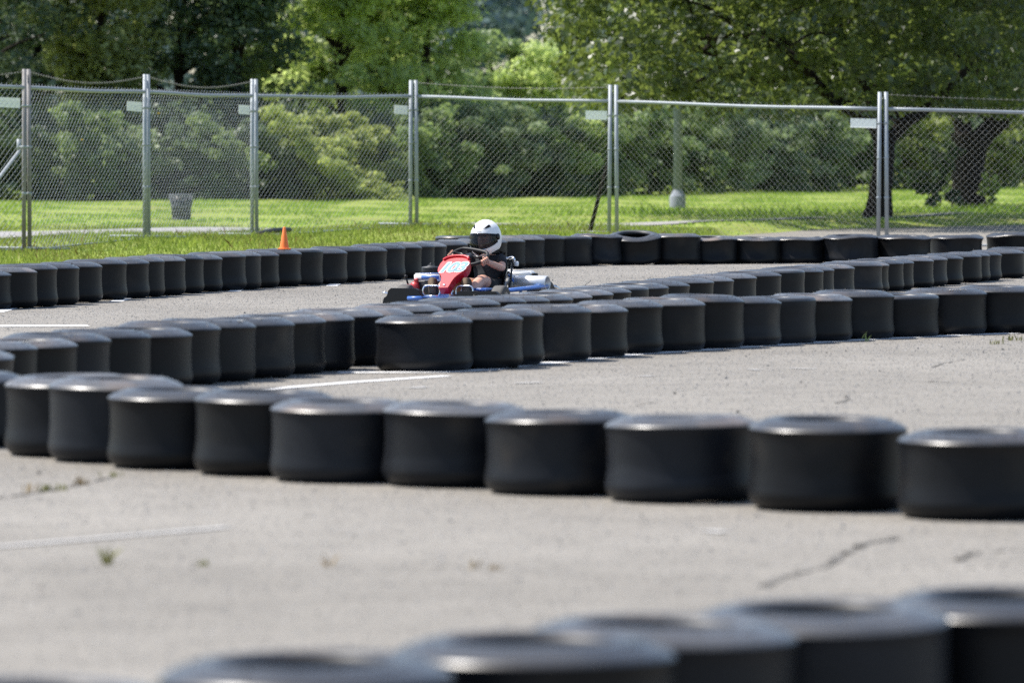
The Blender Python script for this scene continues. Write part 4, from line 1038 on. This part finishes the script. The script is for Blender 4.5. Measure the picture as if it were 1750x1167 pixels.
def text_mesh(body, size, extrude, offset, shear, Mx, m, name, parent, dx=0, space=1.0):
    cu = bpy.data.curves.new(name, 'FONT'); cu.body = body; cu.size = size; cu.extrude = extrude; cu.offset = offset; cu.shear = shear; cu.align_x = 'CENTER'; cu.align_y = 'CENTER'; cu.space_character = space
    o = bpy.data.objects.new(name, cu); COL.objects.link(o); dg = bpy.context.evaluated_depsgraph_get(); dg.update()
    me = bpy.data.meshes.new_from_object(o.evaluated_get(dg)); bpy.data.objects.remove(o); me.transform(Mx); me.materials.append(m)
    return link(bpy.data.objects.new(name, me), parent)
cy = .272 * sc
TM = FM @ Matrix.Translation((-.004, cy, .0245))
tm0 = text_mesh('103', .168, .0012, .012, .25, TM @ Matrix.Scale(1.0, 4), M['whiteplastic'], 'number_outline', fair, space=.86)
tm1 = text_mesh('103', .168, .0012, .0035, .25, TM @ Matrix.Translation((0, 0, .003)), M['cyan'], 'number', fair, space=.86)
# steering
bm = bmesh.new(); tube(bm, [(0.0, -.02, .16), (0, .14, .30), (0, .27, .41)], .010, 8); tube(bm, [(.10, -.09, .10), (.085, .03, .30)], .006, 6); tube(bm, [(.115, -.06, .10), (.095, .05, .31)], .004, 6); obj('steering_column', bm, M['chrome'], kart)
SWC = Vector((0.0, .30, .452)); tl = math.radians(58); roll = math.radians(14)
SM = Matrix.Translation(SWC) @ Matrix.Rotation(-tl + math.radians(-0), 4, 'X') @ Matrix.Rotation(math.radians(90), 4, 'X') @ Matrix.Rotation(-roll, 4, 'Z')
def rim(a): 
    x = .165 * math.cos(a); y = .125 * math.sin(a)
    if y > .085: y = .085 + (y - .085) * .25       # flat topped rim
    return SM @ Vector((x, y, 0))
bm = bmesh.new(); tube(bm, [rim(2 * math.pi * k / 40) for k in range(40)], .0145, 10, closed=True)
wheel = obj('steering_wheel', bm, M['black'], kart)
bm = bmesh.new(); lathe(bm, [(0, .012), (.035, .012), (.04, .0), (.035, -.02), (0, -.03)], 16, SM)
for a in (0.15, math.pi - .15, -math.pi / 2):
    tube(bm, [SM @ Vector((0, 0, 0)), rim(a) * 1.0], [.012, .010], 8)
obj('hub', bm, M['blackgloss'], wheel)
# seat: curved bucket shell
bm = bmesh.new(); rows = []
prof = [(.36, .10), (.48, .095), (.60, .105), (.68, .15), (.73, .24), (.765, .33), (.79, .425)]
for i, (y, z) in enumerate(prof):
    w = [.15, .17, .18, .18, .175, .168, .15][i]; wrap = [.03, .06, .10, .15, .13, .10, .07][i]
    row = []
    for k in range(13):
        u = -1 + k / 6
        row.append(bm.verts.new((w * math.sin(u * 1.35) / math.sin(1.35), y - wrap * (abs(u) ** 2.5) * (1 if i >= 3 else .2), z + (abs(u) ** 3) * (.10 if i < 3 else .03 if i < 6 else -.015))))
    rows.append(row)
for a, b in zip(rows, rows[1:]):
    for k in range(12): bm.faces.new((a[k], a[k + 1], b[k + 1], b[k]))
geo = bmesh.ops.solidify(bm, geom=bm.faces[:], thickness=.008)
seat = obj('seat', bm, M['blackgloss'], kart)
bm = bmesh.new()
tube(bm, smoothpath([(.13, .78, .43), (.165, .77, .435), (.185, .755, .42), (.185, .76, .40)]), .011, 8); tube(bm, [(-.15, .78, .428), (.15, .79, .43)], .007, 8); obj('seat_rim', bm, M['chrome'], seat)
bm = bmesh.new(); tube(bm, [(.175, .74, .39), (.20, .66, .25), (.215, .56, .14)], .009, 8); obj('side_tube', bm, M['blackgloss'], seat)
bm = bmesh.new(); lathe(bm, [(0, -.02), (.016, -.018), (.02, 0), (.016, .018), (0, .02)], 12, Matrix.Translation((.195, .78, .385))); obj('seat_knob', bm, M['whiteplastic'], seat)
for s in (-1, 1):
    bm = bmesh.new(); tube(bm, [(s * .15, .72, .30), (s * .24, .80, .14)], .010, 8); obj('seat_strut', bm, blue, kart)
# wheels
def kart_wheel(c, r, w, steer=0):
    Mx = Matrix.Translation(c) @ Matrix.Rotation(steer, 4, 'Z') @ Matrix.Rotation(math.radians(90), 4, 'Y')
    bm = bmesh.new(); h = w / 2
    lathe(bm, [(r * .55, -h * .92), (r * .75, -h), (r * .9, -h * .96), (r * .975, -h * .8), (r, -h * .5), (r * 1.003, 0), (r, h * .5), (r * .975, h * .8), (r * .9, h * .96), (r * .75, h), (r * .55, h * .92)], 36, Mx)
    t = obj('wheel', bm, M['karttyre'], kart)
    bm = bmesh.new()
    lathe(bm, [(r * .55, -h * .92), (r * .5, -h * .7), (r * .47, -h * .2), (r * .47, h * .2), (r * .5, h * .7), (r * .55, h * .92)], 28, Mx)
    lathe(bm, [(r * .47, h * .15), (r * .2, h * .25), (0, h * .3)], 28, Mx); lathe(bm, [(r * .47, -h * .15), (r * .2, -h * .25), (0, -h * .3)], 28, Mx)
    obj('rim', bm, M['alu'], t)
kart_wheel((-.418, 0, .115), .115, .105, .12); kart_wheel((.418, 0, .115), .115, .105, .10)
kart_wheel((-.36, .95, .127), .127, .16); kart_wheel((.335, .95, .127), .127, .16)
bm = bmesh.new(); tube(bm, [(-.46, .95, .127), (.43, .95, .127)], .013, 10); obj('axle', bm, M['chrome'], kart)
# fuel tank, pedals
bm = bmesh.new(); box(bm, (.035, .10, .195), (.16, .2, .15), bev=.03); obj('fuel_tank', bm, M['amber'], kart)
for s, x in ((-1, -.125), (1, .165)):
    bm = bmesh.new()
    tube(bm, smoothpath([(x - .062, -.135, .145), (x - .075, -.135, .18), (x - .06, -.13, .222), (x, -.128, .226), (x + .06, -.13, .222), (x + .075, -.135, .18), (x + .062, -.135, .145)], 5), .0065, 8)
    tube(bm, [(x - .062, -.135, .145), (x + .062, -.135, .145)], .0065, 8); tube(bm, [(x + .05, -.13, .145), (x + .05, -.05, .09)], .007, 8)
    obj('pedal', bm, M['chrome'], kart)
# engine on the far side
bm = bmesh.new(); box(bm, (-.47, .60, .17), (.2, .22, .16), bev=.02)
for k in range(6): box(bm, (-.47, .60, .262 + k * .0), (.19, .2, .012), bev=.002)
eng = obj('engine', bm, M['dark_metal'], kart)
bm = bmesh.new(); lathe(bm, [(.0, .265), (.066, .265), (.074, .275), (.074, .345), (.070, .352), (.066, .355), (.0, .36)], 24, Matrix.Translation((-.505, .64, .0))); obj('air_filter', bm, M['black'], eng)
bm = bmesh.new(); lathe(bm, [(.0755, .345), (.0755, .351), (.07, .3575), (.03, .362), (.026, .369), (.0, .371)], 24, Matrix.Translation((-.505, .64, 0))); tube(bm, [(-.505, .64, .36), (-.505, .64, .39)], .005, 8); tube(bm, [(-.522, .64, .379), (-.488, .64, .379)], .004, 6); obj('filter_cap', bm, M['dark_metal'], eng)
bm = bmesh.new(); tube(bm, [(-.60, .42, .21), (-.615, .41, .27)], .008, 8); lathe(bm, [(0, -.014), (.012, -.01), (.014, 0), (.012, .01), (0, .014)], 12, Matrix.Translation((-.617, .408, .282))); obj('lever', bm, M['black'], eng)
# blue and white side pod by the engine
bm = bmesh.new()
prism(bm, [(-.51, .33), (-.26, .33), (-.24, .40), (-.26, .52), (-.33, .56), (-.50, .54)], .06, Matrix.Translation((0, 0, .25)))
bmesh.ops.bevel(bm, geom=bm.edges[:], offset=.010, segments=2, affect='EDGES')
pod = obj('engine_cover', bm, M['whiteplastic'], kart)
bm = bmesh.new(); prism(bm, [(-.455, .335), (-.27, .335), (-.26, .43), (-.30, .50), (-.43, .44)], .003, Matrix.Translation((0, 0, .3105))); box(bm, (-.36, .3285, .28), (.16, .003, .03)); obj('blue_panel', bm, blue, pod)
bm = bmesh.new(); box(bm, (-.40, .36, .195), (.22, .05, .10), bev=.012); obj('engine_mount', bm, M['dark_metal'], kart)
bm = bmesh.new(); lathe(bm, [(0, -.03), (.03, -.03), (.04, -.015), (.04, .02), (.028, .03), (0, .032)], 18, Matrix.Translation((-.49, .31, .20)) @ Matrix.Rotation(1.3, 4, 'X')); box(bm, (-.545, .33, .205), (.06, .04, .035), bev=.008); box(bm, (-.478, .315, .245), (.035, .03, .05), bev=.008); obj('brake_caliper', bm, M['redmetal'], kart)
# side plate, muffler, rear bodywork
bm = bmesh.new(); prism(bm, [(.36, .10), (.46, .13), (.47, .80), (.44, .88), (.37, .84)], .026, Matrix.Translation((0, 0, .168)) @ Matrix.Rotation(.03, 4, 'X')); bmesh.ops.bevel(bm, geom=bm.edges[:], offset=.009, segments=2, affect='EDGES'); obj('side_plate', bm, blue, kart)
bm = bmesh.new(); prism(bm, [(.19, -.06), (.34, -.10), (.36, .02), (.24, .12)], .02, Matrix.Translation((0, 0, .188))); bmesh.ops.bevel(bm, geom=bm.edges[:], offset=.006, segments=2, affect='EDGES'); obj('side_plate', bm, blue, kart)
MM = Matrix.Translation((.13, .80, .232)) @ Matrix.Rotation(math.radians(90), 4, 'Y')
bm = bmesh.new(); lathe(bm, [(.0, 0), (.05, 0), (.058, .008), (.058, .33), (.054, .335), (.05, .33), (.05, .2), (0, .2)], 32, MM); muf = obj('muffler', bm, M['alu'], kart)
bm = bmesh.new(); lathe(bm, [(.0595, .015), (.062, .02), (.062, .045), (.0595, .05)], 32, MM); tube(bm, smoothpath([(.13, .80, .235), (.05, .80, .21), (-.05, .84, .16), (-.2, .82, .17), (-.35, .7, .18)]), .018, 10); tube(bm, [(.10, .76, .12), (.10, .755, .24)], .02, 10); obj('exhaust_pipe', bm, M['alu'], muf)
bm = bmesh.new(); prism(bm, [(-.02, .88), (.27, .90), (.27, .99), (.0, 1.0)], 0.065, Matrix.Translation((0, 0, .292)) @ Matrix.Rotation(-.03, 4, 'X')); bmesh.ops.bevel(bm, geom=bm.edges[:], offset=.012, segments=2, affect='EDGES'); rear = obj('rear_panel', bm, M['whiteplastic'], kart)
bm = bmesh.new(); box(bm, (.285, .94, .28), (.024, .08, .055), bev=.006); obj('end_cap', bm, M['black'], rear)
bm = bmesh.new(); lathe(bm, [(0, .03), (.02, .028), (.028, .015), (.03, 0), (.045, -.004)], 14, Matrix.Translation((.075, .86, .29))); obj('filler_cap', bm, M['black'], rear)
bm = bmesh.new(); tube(bm, smoothpath([(-.42, 1.02, .10), (-.42, 1.13, .15), (-.3, 1.15, .16), (.3, 1.15, .16), (.41, 1.13, .17), (.41, 1.06, .195), (.35, 1.05, .2)]), .013, 8); obj('rear_bumper', bm, M['chrome'], kart)
bm = bmesh.new(); box(bm, (.36, 1.1, .185), (.09, .05, .05), bev=.012); obj('bumper_cap', bm, M['black'], kart)
# ------------------------------------------------------------------ driver
def skin_obj(name, nodes, edges, m, parent, sub=2, root=0):
    """nodes: (x,y,z,rx[,ry])"""
    me = bpy.data.meshes.new(name + '_skeleton'); me.from_pydata([q[:3] for q in nodes], edges, []); me.update()
    o = bpy.data.objects.new(name, me); COL.objects.link(o)
    md = o.modifiers.new('skin', 'SKIN'); md.use_smooth_shade = True
    if not me.skin_vertices: 
        bpy.context.view_layer.update()
    sv = me.skin_vertices[0].data
    for i, q in enumerate(nodes):
        sv[i].radius = (q[3], q[4] if len(q) > 4 else q[3]); sv[i].use_root = (i == root)
    sd = o.modifiers.new('sub', 'SUBSURF'); sd.levels = sub; sd.render_levels = sub
    dg = bpy.context.evaluated_depsgraph_get(); dg.update()
    nm = bpy.data.meshes.new_from_object(o.evaluated_get(dg)); bpy.data.objects.remove(o)
    nm.materials.clear(); nm.materials.append(m)
    nm.polygons.foreach_set('use_smooth', [True] * len(nm.polygons))
    return link(bpy.data.objects.new(name, nm), parent)
per = empty('person', (KX, KD, 0.0), YAW); tag(per, 'child driver in white helmet, black shirt and shorts gripping the wheel', 'person')
HL = rim(math.pi + .10); HR = rim(-.16)
nodes, edges = [], []
def N(*q): nodes.append(q); return len(nodes) - 1
def E(*ids):
    for a, b in zip(ids, ids[1:]): edges.append((a, b))
pel = N(0, .60, .19, .085, .075); bel = N(0, .655, .28, .085, .07); che = N(0, .665, .375, .10, .075); nk = N(0, .64, .455, .045); hd0 = N(0.0, .61, .53, .062, .07); hd1 = N(0.0, .60, .60, .068, .078); hd2 = N(0.0, .60, .655, .055, .06)
E(pel, bel, che, nk, hd0, hd1, hd2)
fingers = []
def arm(s, hand, elbow):
    sh = N(s * .118, .655, .415, .040); el = N(*elbow, .030); fo = N(*(Vector(elbow).lerp(hand, .45)), .029)
    inw = Vector((-s, 0, 0))
    wr = hand + Vector((s * .008, .055, -.012)); wri = N(*wr, .0195, .022)
    pa = hand + Vector((s * .012, .024, -.004)); pal = N(*pa, .020, .026)
    E(che, sh, el, fo, wri, pal)
    return wr, pa
wl = arm(-1, HL, (-.195, .51, .375)); wr_ = arm(1, HR, (.19, .52, .352))
for s in (-1, 1):
    hip = N(s * .075, .58, .18, .072); kn = N(s * .13 + (.01 if s < 0 else 0), .27, .268, .050); sh = N(s * .14, .13, .225, .046); an = N(s * .145 + (.02 if s > 0 else .015), -.015, .165, .030); ft = N(s * .145 + (.02 if s > 0 else .015), -.055, .19, .027)
    E(pel, hip, kn, sh, an, ft)
body = skin_obj('body', nodes, edges, M['skin'], per)
# fingers closing round the rim; joined into the body mesh so that the hands stay part of it
def finger_bm(bm, s, hand, ang0):
    tang = (rim(ang0 + .12) - rim(ang0 - .12)).normalized()
    nrm = (hand - SWC).normalized(); fwd = tang.cross(nrm).normalized()
    if fwd.y > 0: fwd = -fwd                        # towards the front of the kart
    for k, (off, ln, rd) in enumerate(((-.027, .92, .0085), (-.009, 1.0, .009), (.009, .97, .0088), (.026, .8, .0078))):
        c = hand + tang * off * 1.0
        pts = []
        for q in range(6):
            a = math.radians(150 - q * 46 * ln)
            rr_ = .0125 + rd
            pts.append(c + nrm * (math.sin(a) * rr_) + (-fwd) * (-math.cos(a) * rr_) * -1.0)
        root_ = c + nrm * .018 - fwd * .030
        tube(bm, [root_] + pts, [rd * 1.15] + [rd, rd * 1.02, rd * .95, rd * .9, rd * .82, rd * .6], 8)
    th = [hand + tang * .03 * 1 - fwd * .032 + nrm * .004, hand + tang * .036 - fwd * .016 - nrm * .010, hand + tang * .030 + fwd * .004 - nrm * .021, hand + tang * .016 + fwd * .014 - nrm * .02]
    tube(bm, smoothpath(th, 3), [.011 - .0004 * q for q in range(10)], 8)
for s, hand, a in ((-1, HL, math.pi + .10), (1, HR, -.16)):
    bm = bmesh.new(); finger_bm(bm, s, hand, a)
    bm2 = bmesh.new(); bm2.from_mesh(body.data)
    tmp = bpy.data.meshes.new('t'); bmesh.ops.recalc_face_normals(bm, faces=bm.faces[:]); bm.to_mesh(tmp); bm.free(); bm2.from_mesh(tmp); bm2.to_mesh(body.data); bm2.free(); bpy.data.meshes.remove(tmp)
body.data.polygons.foreach_set('use_smooth', [True] * len(body.data.polygons))
# shirt and shorts
nodes, edges = [], []
a0 = N(0, .60, .185, .118, .105); a1 = N(0, .655, .28, .110, .09); a2 = N(0, .665, .375, .118, .088); a3 = N(0, .648, .44, .06)
E(a0, a1, a2, a3)
for s, el in ((-1, (-.195, .51, .375)), (1, (.19, .52, .352))):
    sh = N(s * .12, .655, .418, .052); mid = N(*(Vector((s * .118, .655, .415)).lerp(Vector(el), .62)), .049); E(a2, sh, mid)
skin_obj('shirt', nodes, edges, M['shirt'], per)
nodes, edges = [], []
b0 = N(0, .60, .185, .105, .09)
for s in (-1, 1):
    h1 = N(s * .08, .56, .182, .084); h2 = N(s * .108, .42, .215, .073); h3 = N(s * .125, .33, .245, .064); E(b0, h1, h2, h3)
skin_obj('shorts', nodes, edges, M['shorts'], per)
for s, fx in ((-1, -.13), (1, .165)):
    nodes, edges = [], []
    q0 = N(fx, -.015, .165, .034); q1 = N(fx, -.045, .158, .036, .034); q2 = N(fx, -.068, .205, .036, .030); q3 = N(fx + s * .004, -.075, .262, .034, .026); q4 = N(fx + s * .004, -.07, .29, .022, .018)
    E(q0, q1, q2, q3, q4)
    shoe = skin_obj('shoe', nodes, edges, M['shoe'], per)
    bm = bmesh.new()
    ol = [(.0, -.005), (.022, .0), (.031, .02), (.030, .06), (.036, .105), (.033, .14), (.018, .162), (0, .167)]
    ol = ol + [(-x, y) for x, y in ol[::-1][1:-1]]
    prism(bm, ol, .014, Matrix.Translation((fx, -.098, .128)) @ Matrix.Rotation(math.radians(94), 4, 'X'))
    bmesh.ops.bevel(bm, geom=bm.edges[:], offset=.004, segments=2, affect='EDGES'); obj('sole', bm, M['sole'], shoe)
# face details behind the visor
bm = bmesh.new(); tube(bm, [(0, .525, .61), (0, .512, .585), (0, .515, .575)], [.007, .011, .008], 8); lathe(bm, [(0, -.012), (.018, -.008), (.022, 0), (.018, .008), (0, .012)], 12, Matrix.Translation((0, .545, .525))); obj('nose', bm, M['skin'], body)
for s in (-1, 1):
    bm = bmesh.new(); lathe(bm, [(0, -.008), (.009, -.004), (.010, 0), (.009, .004), (0, .008)], 10, Matrix.Translation((s * .03, .53, .612))); obj('eye', bm, M['eye'], body)
# helmet
HC = Vector((0.0, .615, .595))
HT = Matrix.Translation(HC) @ Matrix.Rotation(math.radians(4), 4, 'X')
def hsurf(az, el, k=1.0):
    """az: 0 = forward (-y); el in radians"""
    ce, se = math.cos(el), math.sin(el)
    dx, dy, dz = math.sin(az) * ce, -math.cos(az) * ce, se
    rx, ry, rz = .122, .146, .148
    r = 1 / math.sqrt((dx / rx) ** 2 + (dy / ry) ** 2 + (dz / rz) ** 2)
    if se < 0:
        f = max(0, math.cos(az))
        r *= 1 + 0.20 * f ** 2 * min(1, -se * 1.9) + 0.05 * min(1, -se * 1.5)
    return HT @ (Vector((dx, dy, dz)) * r * k)
def visor_top(az): return math.radians(19 - 4 * (az / 1.4) ** 2)
def visor_bot(az): return math.radians(-27 + 15 * min(1, abs(az) / 1.35) ** 2.2)
VA = 1.32
def low_el(az): return math.radians(-50 + 16 * ((1 - math.cos(az)) / 2))
def shell(k, nm, m, par):
    bm = bmesh.new(); na = 96
    cols = []
    for j in range(na):
        az = -math.pi + 2 * math.pi * j / na
        if abs(az) < VA: brk = [low_el(az), visor_bot(az), visor_top(az)]
        else: mid = math.radians(2); brk = [low_el(az), mid - .02, mid + .02]
        col = [bm.verts.new(hsurf(az, brk[0] + (brk[1] - brk[0]) * t / 8, k)) for t in range(9)] + [bm.verts.new(hsurf(az, brk[2] + (math.radians(89.5) - brk[2]) * t / 18, k)) for t in range(19)]
        cols.append((az, col))
    for j in range(na):
        (aa, A), (ab, B) = cols[j], cols[(j + 1) % na]
        for t in range(27):
            if t == 8 and abs(aa) < VA and abs(ab) < VA: continue
            bm.faces.new((A[t], B[t], B[t + 1], A[t + 1]))
    return obj(nm, bm, m, par)
helm = empty('helmet', (KX, KD, 0.0), YAW)
helm.parent = per; helm.location = (0, 0, 0); helm.rotation_euler = (0, 0, 0)
COL.objects.unlink(helm); bpy.data.objects.remove(helm)
helm = shell(1.0, 'helmet', M['white'], per)
shell(.95, 'liner', M['black'], helm)
def patch(az0, az1, f0, f1, k, nm, m, na=18, ne=6, par=None):
    bm = bmesh.new(); g = []
    for i in range(na + 1):
        az = az0 + (az1 - az0) * i / na
        g.append([bm.verts.new(hsurf(az, f0(az) + (f1(az) - f0(az)) * j / ne, k)) for j in range(ne + 1)])
    for i in range(na):
        for j in range(ne): bm.faces.new((g[i][j], g[i + 1][j], g[i + 1][j + 1], g[i][j + 1]))
    bmesh.ops.solidify(bm, geom=bm.faces[:], thickness=.002)
    return obj(nm, bm, m, par or helm)
patch(-VA, VA, lambda a: visor_bot(a) - .02, lambda a: visor_top(a) + .02, 1.012, 'visor', M['visor'], 40, 8)
patch(-.42, .42, lambda a: math.radians(-45) + abs(a) * .40, lambda a: math.radians(-29.5) + .02 * abs(a), 1.012, 'chin_vent', M['black'], 16, 4)
for s in (-1, 1):
    patch(s * .26, s * .86, lambda a: math.radians(33) + (abs(a) - .3) * .30, lambda a: math.radians(34) + (abs(a) - .3) * .30 + .17 * math.sin(min(1, (abs(a) - .3) / .42) * 1.57) - .05 * (abs(a) > .76), 1.018, 'top_vent', M['blackgloss'], 12, 3)
    q = hsurf(s * 1.36, math.radians(6), 1.01); nrm = (q - HC).normalized()
    bm = bmesh.new(); lathe(bm, [(.026, 0), (.026, .005), (.02, .009), (0, .010)], 20, Matrix.Translation(q) @ nrm.to_track_quat('Z', 'Y').to_matrix().to_4x4() @ Matrix.Diagonal((.75, 1, 1, 1))); obj('visor_pivot', bm, M['blackgloss'], helm)
for k, (a, b) in enumerate(((-.13, -.07), (-.05, .0), (.02, .08), (.10, .17))):
    patch(a, b, lambda z: math.radians(22.5 + (k % 2) * .6), lambda z: math.radians(24.5), 1.004, 'brow_mark', M['dark_metal'], 3, 1)
bm = bmesh.new(); tube(bm, [hsurf(-.45 + .9 * q / 12, math.radians(-28.6) + .02 * abs(-.45 + .9 * q / 12), 1.02) for q in range(13)], .0025, 6); obj('visor_trim', bm, M['whiteplastic'], helm)
rr = np.random.RandomState(31)
cl = [(s * .07 + rr.normal(0, .012), .69 + rr.normal(0, .015), .475 + rr.normal(0, .02), .03, 60, .5) for s in (-1, 0, 1) for _ in range(3)]
V, t = leaf_cloud(cl, .03, 33); hm = M['hair']; mesh_np('hair', V, 4, hm, parent=per)

# ------------------------------------------------------------------ light, sky, camera
EL, AZ = math.radians(59), math.radians(-72)
w = bpy.data.worlds.new('World'); scene.world = w; w.use_nodes = True
nt = w.node_tree; bg = nt.nodes['Background']
sky = nt.nodes.new('ShaderNodeTexSky'); sky.sky_type = 'NISHITA'; sky.sun_disc = False; sky.sun_elevation = EL; sky.sun_rotation = AZ; sky.air_density = 1.0; sky.dust_density = 1.2
nt.links.new(sky.outputs[0], bg.inputs['Color']); bg.inputs['Strength'].default_value = 0.13
S = Vector((math.sin(AZ) * math.cos(EL), math.cos(AZ) * math.cos(EL), math.sin(EL)))
sl = bpy.data.lights.new('sun', 'SUN'); sl.energy = 4.6; sl.angle = math.radians(0.55); sl.color = (1.0, 0.95, 0.88)
so = link(bpy.data.objects.new('sun', sl)); so.location = (0, 0, 50); so.rotation_euler = (-S).to_track_quat('-Z', 'Y').to_euler()
cam = bpy.data.cameras.new('camera'); co = link(bpy.data.objects.new('camera', cam)); scene.camera = co
cam.sensor_width = 36; cam.lens = F / 1750 * 36; cam.clip_start = 0.5; cam.clip_end = 5000
co.location = (0, 0, H); co.rotation_euler = (math.radians(90) - math.atan((583.5 - HY) / F), 0, 0)
cam.dof.use_dof = True; cam.dof.focus_distance = 47.0; cam.dof.aperture_fstop = 4.4; cam.dof.aperture_blades = 0
scene.view_settings.view_transform = 'Standard'; scene.view_settings.look = 'None'; scene.view_settings.gamma = 1; scene.view_settings.exposure = 0.75
cy_ = scene.cycles; cy_.max_bounces = 7; cy_.diffuse_bounces = 3; cy_.glossy_bounces = 3; cy_.transmission_bounces = 4; cy_.transparent_max_bounces = 8
cy_.use_denoising = False; cy_.sample_clamp_indirect = 6; cy_.sample_clamp_direct = 25; cy_.caustics_reflective = False; cy_.caustics_refractive = False
scene.render.film_transparent = False
